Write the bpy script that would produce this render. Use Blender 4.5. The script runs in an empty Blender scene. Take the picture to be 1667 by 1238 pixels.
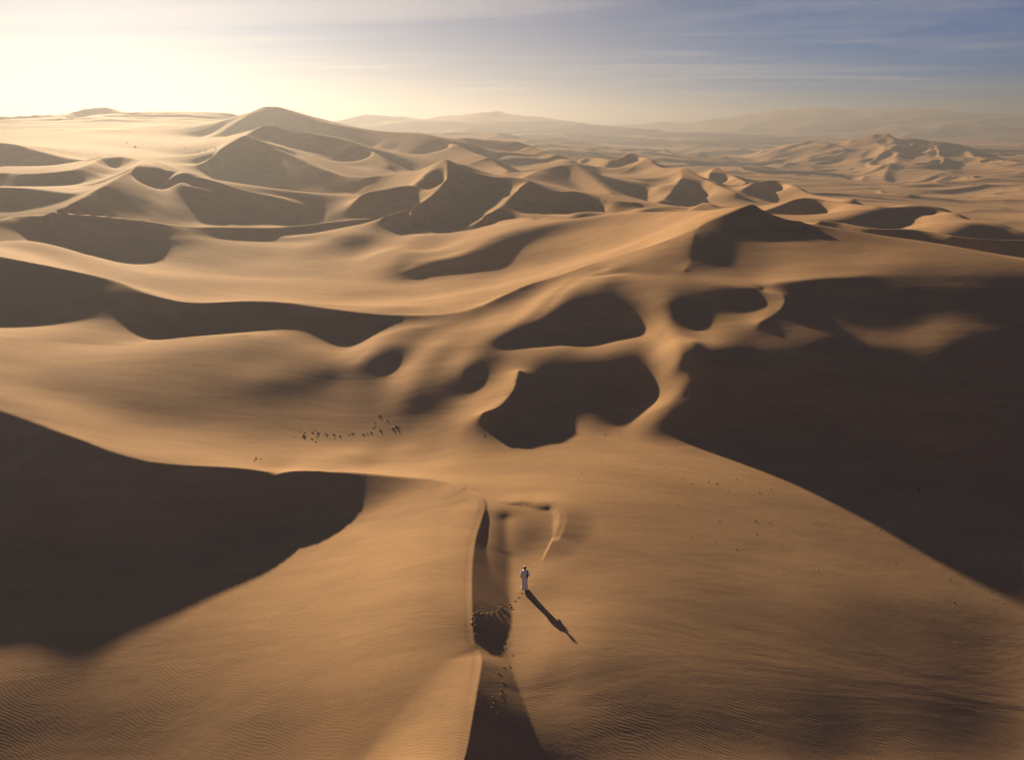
import bpy, bmesh, math, random
import numpy as np
from mathutils import Vector, Matrix
R = math.radians
sc = bpy.context.scene
col = sc.collection

# ---------------------------------------------------------------- camera, sky, sun, exposure
CAM_H = 29.1
SUN_AZ, SUN_EL = R(-29.0), R(15.0)          # azimuth from +Y towards +X
cam_d = bpy.data.cameras.new('camera'); cam = bpy.data.objects.new('camera', cam_d); col.objects.link(cam)
cam.location = (0, 0, CAM_H); cam.rotation_euler = (R(90 - 20.2), 0, 0)
cam_d.sensor_width = 36.0; cam_d.lens = 36.0 * 1126.0 / 1667.0
cam_d.clip_start = 0.5; cam_d.clip_end = 60000
sc.camera = cam

world = bpy.data.worlds.new('World'); sc.world = world; world.use_nodes = True
nt = world.node_tree; nt.nodes.clear()
sky = nt.nodes.new('ShaderNodeTexSky'); sky.sky_type = 'NISHITA'; sky.sun_disc = False
sky.sun_elevation = SUN_EL; sky.sun_rotation = SUN_AZ
sky.air_density = 0.6; sky.dust_density = 0.15; sky.ozone_density = 1.5
bg = nt.nodes.new('ShaderNodeBackground'); bg.inputs['Strength'].default_value = 0.05
wo = nt.nodes.new('ShaderNodeOutputWorld')
# the clear sky deepens to blue away from the sun; thin cirrus lies over it
wg = nt.nodes.new('ShaderNodeTexCoord')
dt_ = nt.nodes.new('ShaderNodeVectorMath'); dt_.operation = 'DOT_PRODUCT'
dt_.inputs[1].default_value = (math.sin(SUN_AZ) * math.cos(SUN_EL), math.cos(SUN_AZ) * math.cos(SUN_EL), math.sin(SUN_EL))
nt.links.new(wg.outputs['Generated'], dt_.inputs[0])
ac = nt.nodes.new('ShaderNodeMath'); ac.operation = 'ARCCOSINE'; nt.links.new(dt_.outputs['Value'], ac.inputs[0])
an = nt.nodes.new('ShaderNodeMath'); an.operation = 'DIVIDE'; an.inputs[1].default_value = math.pi; nt.links.new(ac.outputs[0], an.inputs[0])
cr = nt.nodes.new('ShaderNodeValToRGB'); nt.links.new(an.outputs[0], cr.inputs[0])
cols = [(0, (.34, .38, .42)), (12, (.34, .38, .42)), (22, (.30, .315, .37)), (32, (.26, .28, .35)), (40, (.16, .25, .36)), (50, (.02, .225, .41)), (60, (.0, .235, .47)), (110, (.0, .12, .31)), (180, (.0, .09, .24))]
def set_ramp(ramp, stops):
    el = ramp.elements; el[0].position = 0; el[1].position = 1
    for p, c in stops[1:-1]: el.new(p).color = c
    el[0].position = stops[0][0]; el[0].color = stops[0][1]; el[len(el) - 1].position = stops[-1][0]; el[len(el) - 1].color = stops[-1][1]
set_ramp(cr.color_ramp, [(p / 180.0, (*c, 1)) for p, c in cols])
tone = nt.nodes.new('ShaderNodeMix'); tone.data_type = 'RGBA'; tone.blend_type = 'MULTIPLY'; tone.inputs[0].default_value = 1.0
nt.links.new(sky.outputs[0], tone.inputs[6]); nt.links.new(cr.outputs[0], tone.inputs[7])
# cirrus: direction projected on a high plane, stretched noise
sx = nt.nodes.new('ShaderNodeSeparateXYZ'); nt.links.new(wg.outputs['Generated'], sx.inputs[0])
zc_ = nt.nodes.new('ShaderNodeMath'); zc_.operation = 'MAXIMUM'; zc_.inputs[1].default_value = .02; nt.links.new(sx.outputs[2], zc_.inputs[0])
dv = nt.nodes.new('ShaderNodeVectorMath'); dv.operation = 'DIVIDE'; nt.links.new(wg.outputs['Generated'], dv.inputs[0])
cz = nt.nodes.new('ShaderNodeCombineXYZ')
for k_ in range(3): nt.links.new(zc_.outputs[0], cz.inputs[k_])
nt.links.new(cz.outputs[0], dv.inputs[1])
mp_ = nt.nodes.new('ShaderNodeMapping'); mp_.inputs['Rotation'].default_value = (0, 0, R(24)); mp_.inputs['Scale'].default_value = (.16, .42, 1); mp_.inputs['Location'].default_value = (3.1, 1.7, 0)
nt.links.new(dv.outputs[0], mp_.inputs[0])
cn = nt.nodes.new('ShaderNodeTexNoise'); cn.inputs['Scale'].default_value = 1.0; cn.inputs['Detail'].default_value = 7; cn.inputs['Roughness'].default_value = .6; cn.inputs['Distortion'].default_value = .7
nt.links.new(mp_.outputs[0], cn.inputs['Vector'])
cm = nt.nodes.new('ShaderNodeMapRange'); cm.inputs[1].default_value = .46; cm.inputs[2].default_value = .8; cm.inputs[3].default_value = 0; cm.inputs[4].default_value = .4
nt.links.new(cn.outputs[0], cm.inputs[0])
ca = nt.nodes.new('ShaderNodeValToRGB'); nt.links.new(an.outputs[0], ca.inputs[0])          # sunlit cirrus, brighter near the sun
set_ramp(ca.color_ramp, [(20 / 180, (9.0, 7.6, 6.0, 1)), (75 / 180, (3.2, 2.9, 2.9, 1))])
cl = nt.nodes.new('ShaderNodeMix'); cl.data_type = 'RGBA'
nt.links.new(cm.outputs[0], cl.inputs[0]); nt.links.new(tone.outputs[2], cl.inputs[6]); nt.links.new(ca.outputs[0], cl.inputs[7])
nt.links.new(cl.outputs[2], bg.inputs['Color']); nt.links.new(bg.outputs[0], wo.inputs['Surface'])

sun_d = bpy.data.lights.new('sun', 'SUN'); sun = bpy.data.objects.new('sun', sun_d); col.objects.link(sun)
sun_d.energy = 5.0; sun_d.angle = R(1.0); sun_d.color = (1.0, 0.75, 0.46)
sdir = Vector((math.sin(SUN_AZ) * math.cos(SUN_EL), math.cos(SUN_AZ) * math.cos(SUN_EL), math.sin(SUN_EL)))
sun.rotation_euler = sdir.to_track_quat('Z', 'Y').to_euler()
sun.location = sdir * 500
vs = sc.view_settings; vs.view_transform = 'Standard'; vs.look = 'None'; vs.exposure = 1.3; vs.gamma = 1.0; vs.use_curve_mapping = False

# ---------------------------------------------------------------- terrain
CURVES=[
('H',[(-3.517,19.12,1.15),(-2.733,22.34,1.15),(-2.201,24.25,1.2),(-1.986,26.16,1.35),(-1.834,28.08,1.4),(-1.699,30.14,1.3),(-1.843,31.09,1.25),(-2.195,31.95,1.4),(-2.409,34.03,1.65),(-2.571,36.3,1.7),(-2.675,38.92,1.68),(-2.62,41.87,1.65),(-2.333,44.27,1.66),(-2.133,46.15,1.68)]),
('S',[(-3.544,49.32,1.5),(-5.662,50.73,1.4),(-7.389,51.55,1.3),(-9.498,51.87,1.3),(-12.71,52.44,1.35),(-15.27,52.28,1.55)]),
('S',[(-15.27,52.28,1.55),(-17.25,52.02,1.8),(-18.77,51.91,1.8),(-20.03,51.75,1.6),(-20.84,51.91,1.8),(-23.32,51.81,2.2),(-27.33,51.67,2.5),(-30.39,51.76,2.8)]),
('H',[(-15.22,51.93,1.368),(-16.13,50.88,1.03),(-17.1,50.51,1.006),(-17.93,50.23,0.9233),(-18.56,50,0.7971),(-19.17,49.72,0.5911),(-20.07,49.48,0.4228),(-20.84,49.52,0.4393),(-20.93,49.44,0.51),(-21.77,49.13,0.5606),(-23.19,48.68,0.5688),(-25.17,48.08,0.4553),(-27.3,47.76,0.4632),(-29,48.91,1.198),(-30.46,50.01,1.89)]),
('S',[(-30.39,51.76,2.8),(-33.88,52.71,3.3),(-37.62,54.02,4),(-41.95,55.98,4.4),(-46.39,57.88,4.9),(-58.54,62.88,5.9),(-72.99,65.79,6.8)]),
('H',[(-30.52,51.25,2.737),(-32.51,50.76,2.857),(-34.32,51.27,3.12),(-36.19,51.88,3.476),(-38.19,52.63,3.82),(-40.36,53.6,4.032),(-42.56,54.61,4.22),(-44.27,55.36,4.433),(-46.99,56.5,4.72),(-52.41,58.93,5.195),(-58.98,61.45,5.72),(-65.92,63,6.176),(-73.08,65.27,6.737)]),
('H',[(-30.67,50.67,2.498),(-32.79,49.75,2.349),(-34.81,49.65,2.436),(-36.76,50.28,2.792),(-38.84,51.06,3.136),(-41.06,52.05,3.349),(-43.26,53.06,3.536),(-44.94,53.79,3.748),(-47.68,54.95,4.036),(-53.06,57.36,4.511),(-59.47,59.82,5.036),(-66.25,61.33,5.492),(-73.19,64.69,6.498)]),
('H',[(-31.01,49.39,1.771),(-33.14,48.47,1.408),(-35.44,47.6,1.056),(-37.97,46.82,0.7705),(-40.28,47.55,1.06),(-42.63,48.59,1.272),(-44.82,49.6,1.46),(-46.43,50.3,1.673),(-49.2,51.47,1.96),(-54.51,53.84,2.435),(-60.56,56.18,2.96),(-67,57.6,3.416),(-73.42,63.38,5.771)]),
('F',[(-30.21,52.44,2.73),(-31.59,54.14,2.837),(-33.3,54.62,3.1),(-35.03,55.19,3.456),(-36.86,55.87,3.8),(-38.91,56.79,4.013),(-41.13,57.8,4.2),(-42.9,58.58,4.412),(-45.59,59.71,4.7),(-51.08,62.16,5.175),(-57.97,64.8,5.7),(-65.23,66.43,6.156),(-72.86,66.48,6.73)]),
('F',[(-47.04,43.68,-0.6),(-38.96,44.86,-1.4),(-34.85,45.59,-1.9),(-30.39,46.03,-2.2),(-25.78,46.45,-2.2),(-21.2,47.28,-1.9),(-18.19,48.88,-1.2),(-16.39,49.95,-0.4)]),
('F',[(-37.49,31.93,-2.4),(-32.15,34.68,-2.4),(-26.49,37.09,-2.3),(-22.37,38.8,-2.2),(-17.59,40.93,-1.8),(-14.66,43.24,-1.1),(-13.3,45.52,-0.2),(-12.61,48.08,0.7)]),
('F',[(-32.88,26.14,-3.6),(-27.59,27.91,-3),(-20.77,27.64,-2.7),(-13.9,27.04,-2),(-7.151,25.82,-0.6)]),
('F',[(-8.381,36.32,-0.2),(-6.725,30.95,-0.1)]),
('H',[(0.07441,24.97,-0.1),(-0.1798,28.67,0.4),(-0.05264,31.62,0.6),(-0.2107,35.45,0.5),(-0.2257,38.82,0.78),(-0.2807,41.52,1.12),(-0.3361,43.59,1.46),(-0.3909,45.09,1.68),(-0.4916,46.13,1.8)]),
('F',[(4.888,39.68,0.15),(3.093,45.27,0.5),(0.8358,50.36,0.8),(-4.05,55.74,0.9)]),
('F',[(2.203,28.82,-0.6),(9.162,30.03,-1.4),(16.87,31.83,-2.3),(25.1,33.42,-2.9),(36.48,35.73,-3.6)]),
('F',[(9.809,36.81,-0.6),(19.24,38.3,-1.3),(28.03,39.2,-1.5),(37.52,40.51,-2)]),
('F',[(0.475,23.35,-1.3),(4.95,24.12,-2.3),(14.57,25.45,-3.6),(25.36,27.3,-4.6),(37.37,29.27,-5.6)]),
('F',[(42.25,44.17,-1.2),(33.76,49.66,-1.1),(26.24,56.4,-1),(16.11,61.56,-0.7),(9.916,60.86,0.3),(3.939,60.69,0.9),(-1.928,58.97,1.7)]),
('N',[(-20.21,53.25,1.1),(-19.2,54.99,1.4),(-16.41,56.99,1.7),(-12.05,59.3,1.8),(-9.139,60.06,1.9),(-7.646,60.9,2.1),(-5.273,61.62,2.3),(-2.87,62.75,2.6)]),
('S',[(-2.87,62.75,2.6),(-1.431,63.45,2.9),(-0.4065,65.5,3.2),(0.2234,67.17,3.5),(0.4246,69.03,3.7),(0.7757,71.68,3.95)]),
('H',[(-2.695,62.26,2.337),(-1.62,61.97,2.171),(-0.3148,62.45,2.15),(0.4741,63.75,2.3),(0.9727,64.91,2.45),(1.364,65.82,2.606),(1.687,66.84,2.75),(1.833,67.88,2.853),(1.916,68.87,2.95),(2.078,70.11,3.072),(1.296,71.61,3.688)]),
('F',[(-3.01,63.15,2.411),(-2.584,63.96,2.276),(-2.325,64.25,2.36),(-1.942,64.95,2.51),(-1.51,65.98,2.66),(-1.163,66.78,2.816),(-0.9472,67.44,2.96),(-0.8516,68.17,3.063),(-0.7681,69.17,3.16),(-0.5987,70.47,3.282),(0.3595,71.73,3.761)]),
('F',[(-13.14,57.2,1.1),(-7.447,56.81,1.6)]),
('F',[(-24.56,57.61,0.9),(-20.09,61.97,1.1),(-14.3,63.23,1.2),(-11.04,66.06,1.2)]),
('F',[(0.7113,64.17,1.8),(2.898,64.55,1.3),(7.239,64.14,0.8),(13.65,64.85,-0.2)]),
('M',[(-1.425,63.13,2.9),(0.7043,63.62,2.3),(2.279,64.89,1.9)]),
('F',[(-55.82,55.76,4.5),(-51.66,64.83,3.2),(-44.89,63.39,1.8),(-37.75,61.31,1.4),(-30.59,58.5,1.1),(-24.33,56.98,0.9)]),
('F',[(-54.96,69.66,3.4),(-41.72,69.11,2.2),(-28.53,68.83,1.6),(-18.13,69.34,1.4)]),
('S',[(-71.59,71.51,8),(-66.26,76.77,6.3),(-61.22,79.36,5.3),(-57.58,80.33,4.7),(-52.6,80.51,4.1),(-47.48,80.65,3.9),(-44.12,81.53,4.1),(-40.83,82.7,4.3),(-35.78,83.5,4.3),(-33.66,84.05,4.3)]),
('H',[(-70.32,70.3,7.912),(-65.5,70.85,6.864),(-63.22,72.8,6.05),(-61.34,73.89,5.481),(-59.39,74.71,5.05),(-58.11,75.16,4.725),(-57.02,75.36,4.45),(-55,75.47,4.125),(-52.54,75.51,3.85),(-49.8,75.53,3.7),(-46.91,75.68,3.65),(-44.42,76.18,3.725),(-42.46,76.81,3.85),(-40.9,77.41,3.962),(-39.68,77.83,4.05),(-37.45,78.2,4.062),(-35.17,80.05,4.125),(-33.92,81.39,4.176),(-33.17,82.37,4.213)]),
('F',[(-33.66,84.05,4.3),(-30.62,86.64,4.2),(-23.69,87.5,3.7),(-15.45,86.75,4.5),(-7.647,89.22,4.9)]),
('F',[(-75,92,3.5),(-55,90,2),(-45,88,1.8),(-36,88,2.2)]),
('S',[(-104.5,104.9,13.5),(-88.12,106.9,11.8),(-78.28,105.8,10.3),(-68.3,104.3,8.8),(-59.26,101,7.8),(-50.91,94.82,7.1),(-45.88,92.96,6.5),(-42.43,92.72,6.3),(-37.24,94.61,6.1),(-32.14,94.7,5.9),(-24.74,92.46,5.5),(-17.69,90.64,5.2),(-11.07,90.69,5.1),(-7.011,91.95,5.2),(-4.052,93.74,5.7)]),
('H',[(-103.8,100,10.95),(-94.5,94.63,6.64),(-87.68,94.62,5.416),(-84.12,94.9,4.943),(-79.91,94.64,4.454),(-74.85,94.56,3.948),(-70.64,94.34,3.502),(-67,93.8,3.213),(-63.84,93,3.025),(-59.94,90.86,2.945),(-55.25,87.98,2.887),(-50.78,86.23,2.724),(-47.59,85.62,2.579),(-44.68,85.27,2.549),(-40.72,85.75,2.569),(-37.58,87.16,2.613),(-35.65,88.2,2.668),(-34.7,88.57,2.713),(-33.29,88.75,2.746),(-30.21,88.27,2.754),(-26.3,87.44,2.766),(-22.39,86.69,2.799),(-18.29,86.18,2.861),(-14.16,86.34,2.976),(-10.56,86.92,3.121),(-7.761,87.81,3.259),(-5.565,88.92,3.452),(-4.189,90.7,4.145),(-3.475,92.86,5.154)]),
('F',[(-104.8,107.3,13.11),(-96.75,113,11.52),(-88.37,113.9,10.68),(-82.01,113.5,9.918),(-77.27,112.7,9.18),(-72.19,112.1,8.399),(-66.7,111.1,7.68),(-61.28,109.5,7.13),(-55.77,107,6.68),(-50.69,103.4,6.305),(-47.16,100.7,5.98),(-45.66,100.1,5.649),(-44.28,99.78,5.38),(-43.68,99.59,5.255),(-44.1,99.52,5.18),(-42.33,100.2,5.08),(-38.93,101.4,4.98),(-34.96,101.9,4.893),(-30.81,101.6,4.78),(-26.53,100.4,4.586),(-22.67,99.15,4.38),(-19.42,98.19,4.211),(-16.77,97.58,4.08),(-14.26,97.47,4.005),(-12.03,97.63,3.98),(-10.81,97.69,4.028),(-9.256,96.66,4.365),(-7.428,96.06,4.817),(-5.398,95.79,5.308)]),
('S',[(-4.052,93.74,5.7),(-0.2178,96.4,7),(2.153,97.59,7.8),(5.809,98.87,8.6),(10.39,99.99,9.9),(15.22,102.3,11),(19.92,102.7,12.3),(24.44,104.3,13.5),(27.97,107,14.3),(30.52,110.2,15),(34.48,112.9,16),(38.14,115.2,17),(39.43,116.1,17.1)]),
('H',[(-3.445,92.88,5.438),(-0.3333,92.7,5.631),(1.391,93.87,6.25),(2.325,94.4,6.681),(3.273,94.81,7.05),(4.833,95.4,7.419),(6.589,95.97,7.85),(8.741,96.45,8.481),(11.48,97.19,9.15),(14.12,98.52,9.7),(16.03,99.45,10.25),(17.8,99.57,10.89),(20.4,99.72,11.55),(23.24,100.5,12.18),(25.86,101.6,12.75),(28.15,103.2,13.18),(30.14,104.9,13.55),(31.56,106.7,13.89),(32.57,108,14.25),(34.14,109.1,14.73),(36.1,110.3,15.25),(38.08,111.6,15.81),(39.4,113.3,16.42),(39.83,114.5,16.72),(40.06,115.3,16.84)]),
('F',[(-4.659,94.6,5.438),(-3.753,97.63,5.631),(-1.827,98.93,6.25),(-0.3683,99.76,6.681),(1.032,100.4,7.05),(2.852,101.1,7.419),(5.029,101.8,7.85),(7.318,102.3,8.481),(9.309,102.8,9.15),(11.48,103.9,9.7),(14.4,105.2,10.25),(17.37,105.5,10.89),(19.43,105.6,11.55),(21.25,106.2,12.18),(23.01,106.9,12.75),(24.5,107.9,13.18),(25.8,109.1,13.55),(26.88,110.5,13.89),(28.47,112.3,14.25),(30.73,114,14.73),(32.87,115.4,15.25),(34.88,116.7,15.81),(36.89,117.1,16.42),(38.04,117,16.72),(38.8,117,16.84)]),
('M',[(-7.17,88.3,4.9),(-11.1,86.56,4.8),(-14.98,85.31,4.5),(-16.89,83.53,4.05),(-18.38,78.87,3.3),(-19.12,76.11,2.85)]),
('N',[(-19.12,76.11,2.85),(-19.6,75.31,2.6),(-21.71,73.51,2.35),(-25.03,72.71,2.2),(-29.47,72.19,2.1)]),
('F',[(-20.98,82.37,2.8),(-21.46,79.36,2.2),(-24.23,77.25,2.15)]),
('F',[(-13.12,79.03,4.25),(-14.77,77.72,3.75),(-16.7,76.26,3.1)]),
('M',[(-4.062,93.89,5.4),(-7.162,88.11,4.7),(-8.517,85.09,4.4),(-9.828,81.88,4.15)]),
('N',[(-9.828,81.88,4.15),(-10.7,78.91,3.75),(-10.67,75.6,3.4),(-11.9,72.55,2.7),(-12.56,71.35,2.2)]),
('F',[(-12.17,69.62,2),(-12.36,66.61,1.8)]),
('F',[(5.662,94.36,7.9),(1.375,91.62,6.4),(-3.448,86.21,4.9),(-6.823,78.09,3.4),(-8.354,71.23,2.1)]),
('M',[(13.09,97.26,9.9),(10.08,96.64,9.5),(7.479,92.87,9),(5.562,89.72,8.2),(4.046,86.28,7.4),(1.879,83.75,6.7),(-0.4874,81.46,6),(-2.471,79.7,5.2),(-4.098,76.5,4.6),(-5.107,72.93,3.8),(-5.337,70.94,3),(-4.734,69.58,2.3)]),
('H',[(13.16,96.21,9.375),(12.02,94.92,8.569),(11.94,94.28,8),(11.18,93.2,7.775),(10.03,91.28,7.5),(9.014,89.71,7.119),(8.252,88.4,6.7),(7.565,86.76,6.294),(6.621,84.75,5.9),(5.294,83,5.544),(4.026,81.66,5.2),(2.773,80.4,4.856),(1.483,79.19,4.5),(0.4668,78.39,4.094),(-0.07161,77.89,3.7),(-0.6713,76.85,3.4),(-1.29,75.44,3.1),(-1.803,73.82,2.712),(-2.178,72.28,2.3),(-2.412,71.46,1.929),(-3.119,71.27,1.879),(-3.594,70.88,1.827),(-3.815,70.09,1.775)]),
('F',[(13.05,97.78,9.795),(11.26,98.61,9.406),(9.158,97.82,9.2),(7.48,95.76,8.975),(6.206,93.66,8.7),(5.172,92.06,8.319),(4.216,90.39,7.9),(3.447,88.57,7.494),(2.759,87.05,7.1),(1.876,85.92,6.744),(0.8049,84.8,6.4),(-0.3604,83.63,6.056),(-1.472,82.59,5.7),(-2.521,81.75,5.294),(-3.67,80.6,4.9),(-4.682,78.89,4.6),(-5.502,77.03,4.3),(-6.133,75.05,3.913),(-6.571,73.26,3.5),(-6.812,71.97,3.094),(-6.82,70.72,2.7),(-6.101,69.77,2.422),(-5.194,69.33,2.195)]),
('F',[(-0.2629,80.51,3),(-3.054,74.4,2.4),(-3.822,68.33,1.8)]),
('M',[(-1.501,78.52,3.8),(1.071,79.44,4.2),(3.602,79.94,4.2),(8.704,80.55,4.4),(14.81,80.62,5),(16.3,77.53,5.1),(17.13,73.65,4.5)]),
('H',[(-1.19,77.7,3.712),(0.4562,77.14,3.827),(1.776,77.04,3.95),(2.659,77.25,3.962),(3.971,77.46,3.95),(6.227,77.78,4.013),(8.93,78.06,4.15),(12.01,78.32,4.456),(13.91,78.29,4.75),(18.13,80.41,4.875),(18.74,78.11,4.85),(19.2,76.16,4.594),(17.99,73.81,4.412)]),
('F',[(0.7757,71.68,3.95),(4.658,74.84,4.1),(11.66,74.91,4.3),(16.14,72.69,4.1)]),
('F',[(1.75,69.08,1.5),(7.747,69.44,1),(15,69.05,0.8)]),
('F',[(4,82,3.6),(10,82,4),(16,82,4.8)]),
('F',[(14.8,87.66,8.6),(14.92,80.37,7.3),(15.83,75.27,5.8),(17.11,72.58,4.5),(15.97,68.33,1.8)]),
('M',[(18.9,87.51,9.6),(18.42,78.83,9.2),(17.87,72.69,8),(17.82,69.21,7)]),
('M',[(11.91,94.66,9.9),(15.61,94.02,10.2),(18.13,92.2,10.4),(22.46,89.61,10.6),(26.41,85.74,10.7),(29.19,84.3,10.7),(32.83,85.63,10.8),(39.76,86.78,10.95),(49.78,87.15,10.95),(57.02,85.5,10.75),(63.56,84.61,10.4),(76.72,83.38,9.6)]),
('F',[(19.72,80.98,7.9),(23.1,79.64,7.5),(26.52,79.08,8.1),(29.72,80.22,8.7)]),
('F',[(34.78,82.31,9.7),(42.56,83.05,9.83),(49.69,82.31,9.7)]),
('S',[(31.23,85.11,9.9),(31.71,83.42,9.9),(32.78,82.42,9.9),(32.72,81.14,9.6),(31.83,79.52,9.1),(30.28,78.4,8.5),(28.23,76.56,7.9)]),
('F',[(33.85,79.16,8.6),(40.29,80.22,9.3),(46.54,80.42,9.25),(50.73,79.53,8.8),(54.55,78.22,8.4),(59.73,78.32,8.3),(73.39,78.72,7.6)]),
('F',[(33.99,76.09,8.1),(39.57,76.16,8.3),(46.56,76.09,8.1),(53.15,75.36,7.8)]),
('F',[(20.23,72.86,7.6),(23.31,72.69,7.3),(27.97,75.72,7.7),(33.27,74.31,7.6),(36.81,71.87,7.2),(39.4,71.39,7),(42.6,72.2,7.1),(47.35,73.12,7.1),(51.92,73.6,7.1),(56.68,73.46,7),(68.59,72.68,6.6)]),
('M',[(20.04,72.19,7.8),(19.39,69.53,6.9),(18.77,67.26,5.5),(17.62,65.34,4),(16.13,65.25,2.9),(14.63,64.33,2.2),(12.65,63.23,1.2)]),
('F',[(19.82,64.31,-0.3),(27.86,60.61,-0.9),(37.41,56.19,-1.2),(44.9,53.37,-1.5),(53.02,51.14,-2)]),
('S',[(27.97,107,14.3),(26.63,102.4,13.6),(24.87,95.73,12),(23.05,91.6,11.1)]),
('H',[(29.31,106.6,13.6),(30.4,103.9,12.41),(30.49,101.4,11.6),(29.65,98.02,10.81),(28.67,94.48,10),(26.79,92.25,9.96),(24.31,90.99,10.4)]),
('F',[(26.97,107.3,13.98),(24.59,105.6,13.15),(23.73,103.2,12.7),(22.88,99.8,11.91),(22.02,96.66,11.1),(21.45,94.61,10.68),(22.1,92.05,10.79)]),
('S',[(39.43,116.1,17.1),(40.39,112.8,16.3),(42.48,109.9,15.5),(44.55,108.5,15.3)]),
('H',[(41.47,116.6,16.05),(43.2,115.4,14.95),(44.79,114.9,13.86),(36.95,108,13.13),(39.63,107,13.45),(41.82,106.6,13.83),(43.5,106.7,14.25)]),
('F',[(25.4,92.7,10.8),(29.75,96.32,10.95),(34.23,98.45,11.6)]),
('F',[(30.25,101.7,12.2),(33.2,102.6,12.5),(37.55,102.2,13),(41.01,102.2,13.9)]),
('M',[(44.55,108.5,15.3),(47.85,108.6,15.1),(50.56,107.4,14.8),(55.35,104,14),(60.84,102.5,13.5),(64.97,99.02,12.9),(70.87,95.73,12),(87.92,96.75,10)]),
('F',[(41.41,90.24,12.9),(54.16,91.32,12.3),(66.43,89.15,11.5)]),
('F',[(45,140,4),(70,135,2),(100,130,-2),(130,140,-6)]),
('F',[(-98.48,134,8),(-86.62,126.2,7),(-66.87,117.7,4.8),(-52.79,109.5,4),(-43.08,109.9,3.8),(-21.78,102.5,3.6),(-10.61,102.9,3.9)]),
('F',[(-66.87,140.6,2.6),(-56.74,146.4,0.2),(-44.22,148.1,-0.8),(-30.08,143.6,-0.8),(-16.34,136.2,0),(-3.955,131.6,1.7)]),
('F',[(-71.24,138,2.6),(-86.93,143.4,4),(-103.3,151.6,5.5),(-109.3,153.5,8)]),
('F',[(-74.05,157.1,3.4),(-72.41,177.2,1.2),(-68.46,192.4,-1.2),(-57.28,194.4,-2.7),(-42.77,176,-2.5),(-25.51,147.1,-1)]),
('F',[(-71.36,202,1.5),(-61.06,196.6,0.2),(-49.89,193.1,-0.3),(-38.96,181.8,-0.8),(-29.62,165.4,-0.6),(-24.58,152.6,-0.2)]),
('M',[(-23.86,150.5,-0.2),(-21.23,152.3,0.8),(-16.55,152.1,1.8),(-10.96,151.8,2.8),(-7.485,155.5,3.8),(-2.904,161.1,5),(2.09,164.5,6.2),(9.585,167.6,7.5),(14.6,168.5,8.4),(21.82,166.8,9.6),(30.61,160.7,11),(36.15,150.8,12.5),(39.87,136.8,14.5),(39.08,118,16.8)]),
('H',[(-22.68,149.2,-1.075),(-20.92,149.1,-1.208),(-20.29,148.1,-1.363),(-19.37,147.4,-1.15),(-17.16,147.3,-0.6266),(-13.96,146.9,-0.09978),(-9.399,147.3,0.4254),(-5.724,150,0.9345),(-3.79,152.6,1.473),(-1.734,155.4,2.093),(0.2781,157.9,2.74),(1.937,159.3,3.361),(4.09,160.6,3.996),(7.494,162.2,4.703),(10.95,163.6,5.371),(12.82,164.2,5.852),(14.41,164.3,6.319),(17.06,164.1,6.919),(20.15,163.2,7.587),(24.07,161,8.316),(27.79,158.1,9.087),(30.45,154.4,9.85),(39.51,152.1,10.69),(41.78,145.2,11.71),(43.21,137.1,12.83),(42.93,127.6,14.04),(40.12,118,16.27)]),
('F',[(-24.56,151.3,-0.41),(-24.02,153.4,-0.1654),(-21.88,155.3,0.2),(-18.9,155.3,0.7),(-16.17,155.1,1.2),(-13.51,154.7,1.7),(-11.96,154.6,2.2),(-11.35,155.3,2.688),(-9.867,157.3,3.2),(-7.613,160.2,3.788),(-5.016,163.2,4.4),(-2.286,165.4,4.994),(0.7291,167.2,5.6),(4.687,169,6.269),(8.626,170.5,6.9),(11.61,171.3,7.356),(14.74,171.5,7.8),(18.65,171,8.369),(23.07,169.5,9),(28.04,166.7,9.681),(32.83,162.7,10.4),(36.32,157.7,11.11),(33.36,149.7,11.9),(35.51,143.6,12.85),(36.88,136.6,13.9),(36.76,127.8,15.03),(38.03,118.1,16.59)]),
('F',[(-13,141.4,-0.1),(-4.739,141.2,0.6),(0.4512,144.6,1.6),(3.637,149.1,3),(5.254,154.7,4.6)]),
('F',[(8.459,143.2,3.4),(16.08,144,5.8),(24.53,135.1,9),(32.44,129.8,12.6)]),
('F',[(-32.92,193.1,-0.8),(-24.33,179.3,-0.4),(-21.36,167.9,0)]),
('M',[(-16.88,165.1,1.5),(-10.79,171.5,3),(-5.228,178.2,4.6),(-0.3946,180.8,5.8),(7.451,176.2,7)]),
('S',[(-111.1,117.1,13),(-112.2,140.6,10.5),(-111.8,153.9,9.8),(-113,159.6,9.9),(-108,164.8,9.7),(-99.75,167.8,9.2),(-89.19,172.2,7.2),(-83.59,186.1,4),(-71.36,202,1.5),(-63.38,211,1),(-55.83,218,1.2),(-46.82,220.7,1.8),(-37.04,219.4,1.2),(-24.47,209.4,0.5),(-16.64,202.9,0.5),(-10.47,204.4,1),(-5.983,204.5,2.4),(-0.6098,199.9,4.2),(6.018,189.3,6)]),
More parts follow.
